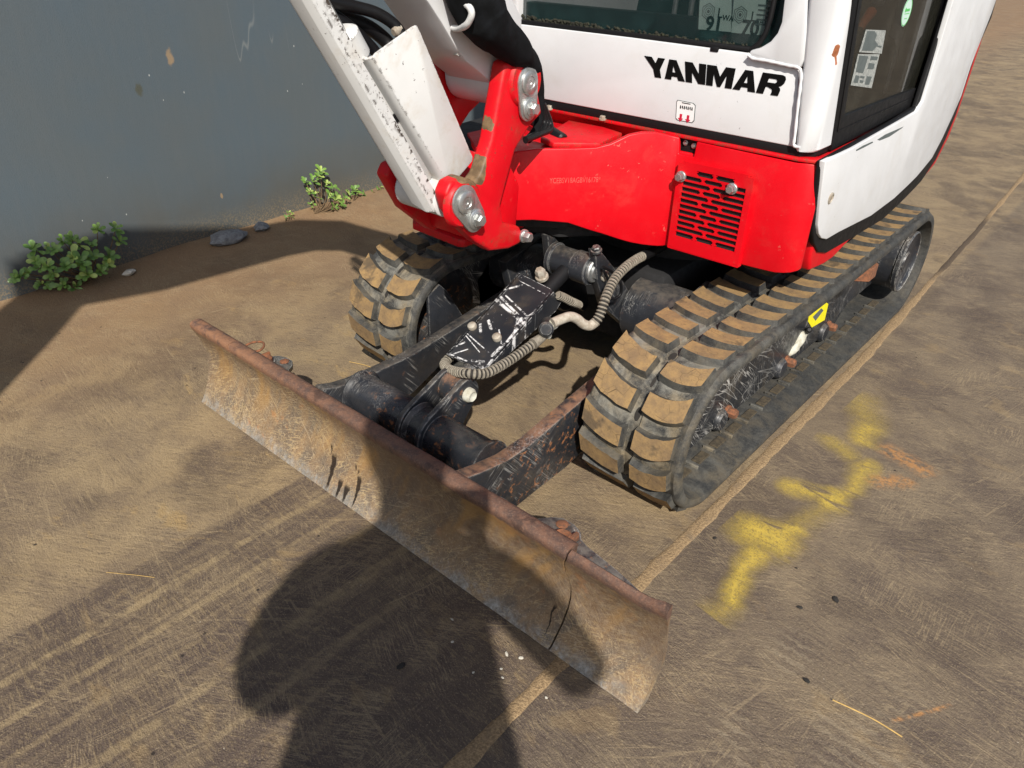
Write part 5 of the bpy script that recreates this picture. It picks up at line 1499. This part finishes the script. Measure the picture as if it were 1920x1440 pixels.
# ------------------------------------------------------------------ the person whose shadow falls over the blade
def skin_obj(name, joints, bones, mat, parent, levels=2, root=0):
    me = bpy.data.meshes.new(name)
    me.from_pydata([j[0] for j in joints], bones, [])
    o = bpy.data.objects.new(name, me); COL.objects.link(o)
    o.modifiers.new("skin", 'SKIN').use_smooth_shade = True
    ss = o.modifiers.new("sub", 'SUBSURF'); ss.levels = levels; ss.render_levels = levels
    for i, j in enumerate(joints):
        r = j[1] if isinstance(j[1], tuple) else (j[1], j[1])
        me.skin_vertices[0].data[i].radius = r
        me.skin_vertices[0].data[i].use_root = (i == root)
    dg = bpy.context.evaluated_depsgraph_get()
    m2 = bpy.data.meshes.new_from_object(o.evaluated_get(dg))
    bpy.data.objects.remove(o)
    m2.materials.clear(); m2.materials.append(MT[mat])
    for p in m2.polygons: p.use_smooth = True
    o = bpy.data.objects.new(name, m2); COL.objects.link(o)
    if parent is not None: adopt(o, parent)
    return o
FX = Vector((1.40, -1.20, 0))
fd = Vector((-.68, .733, 0)).normalized(); rd = Vector((fd.y, -fd.x, 0))
def bp_(r, f, z): return FX + rd * r + fd * f + Vector((0, 0, z))
PE = thing("person", FX, "person in dark clothes bending forward with a phone, whose shadow falls over the blade", "person")
cam_p = Vector((0.97368, -0.68618, 1.04087))
ph_c = cam_p - fw * .045
hl = ph_c - rt2 * .062 - up2 * .045 ; hr = ph_c + rt2 * .062 - up2 * .045
J = [(bp_(0, -.04, .90), .215), (bp_(0, .0, 1.06), .205), (bp_(0, .04, 1.24), .165), (bp_(0, .07, 1.40), .11), (bp_(0, .10, 1.49), .055), (bp_(0, .14, 1.60), .088), (bp_(0, .15, 1.70), .07),
     (bp_(-.18, .06, 1.37), .066), (bp_(-.225, .10, 1.17), .085), (hl - fd * .07 + Vector((0, 0, -.05)), .036),
     (bp_(.19, .06, 1.37), .062), (bp_(.29, .10, 1.17), .047), (hr - fd * .07 + Vector((0, 0, -.05)), .033),
     (bp_(-.11, -.03, .84), .125), (bp_(-.12, .03, .48), .09), (bp_(-.11, -.02, .10), .045), (bp_(-.115, .12, .04), .04),
     (bp_(.11, -.03, .84), .125), (bp_(.12, .03, .48), .09), (bp_(.11, -.02, .10), .045), (bp_(.115, .12, .04), .04)]
body = skin_obj("body", J, [(0, 1), (1, 2), (2, 3), (3, 4), (4, 5), (5, 6), (3, 7), (7, 8), (8, 9), (3, 10), (10, 11), (11, 12), (0, 13), (13, 14), (14, 15), (15, 16), (0, 17), (17, 18), (18, 19), (19, 20)], 'jacket', PE)
body.data.materials.append(MT['jeans']); body.data.materials.append(MT['hair'])
for p in body.data.polygons:
    p.material_index = 2 if p.center.z < .11 else (1 if p.center.z < .90 else 0)
bm = bmesh.new()
bmesh.ops.create_icosphere(bm, subdivisions=3, radius=1)
hc = bp_(0, .145, 1.645)
for v in bm.verts:
    q_ = v.co.copy()
    v.co = hc + rd * q_.x * .082 + fd * q_.y * .10 + Vector((0, 0, 1)) * q_.z * .118
finish(bm, "head", 'skin', body, 60)
bm = bmesh.new()
bmesh.ops.create_icosphere(bm, subdivisions=3, radius=1)
for v in bm.verts:
    q_ = v.co.copy()
    if q_.y > .35 and q_.z < .45: q_ *= .9
    v.co = hc + rd * q_.x * .090 + fd * (q_.y * .10 - .014) + Vector((0, 0, 1)) * (q_.z * .118 + .018)
finish(bm, "hair", 'hair', body, 60)
for k, h in ((-1, hl), (1, hr)):
    wrist = h - fd * .07 + Vector((0, 0, -.05))
    palm = h - fd * .015 + Vector((0, 0, -.01))
    pts = [(wrist, .026), (palm, .030)]
    bones = [(0, 1)]
    inn = rt2 * -k
    for i in range(4):
        b_ = palm + up2 * (.024 - .016 * i) + fw * .012
        pts += [(b_ + inn * .004, .0095), (b_ + fw * .028 + inn * .006, .0085), (b_ + fw * .030 + inn * (.032 - .003 * i), .0075)]
        n0 = len(pts)
        bones += [(1, n0 - 3), (n0 - 3, n0 - 2), (n0 - 2, n0 - 1)]
    pts += [(palm + up2 * .020 - fw * .012, .011), (palm + up2 * .042 + inn * .020 - fw * .008, .009)]
    n0 = len(pts)
    bones += [(1, n0 - 2), (n0 - 2, n0 - 1)]
    skin_obj("hand", pts, bones, 'skin', body, 2, 1)
PHN = bpy.data.objects.new("phone", None)
bm = bmesh.new()
rotm = Matrix((rt2, up2, -fw)).transposed()
add_box(bm, cam_p - fw * .035, (.146, .071, .008), rotm)
bevel(bm, .003, 2)
tag(finish(bm, "phone", 'hose', None, 30), "dark phone held level in the person's two hands", "phone")
bpy.data.objects.remove(PHN)
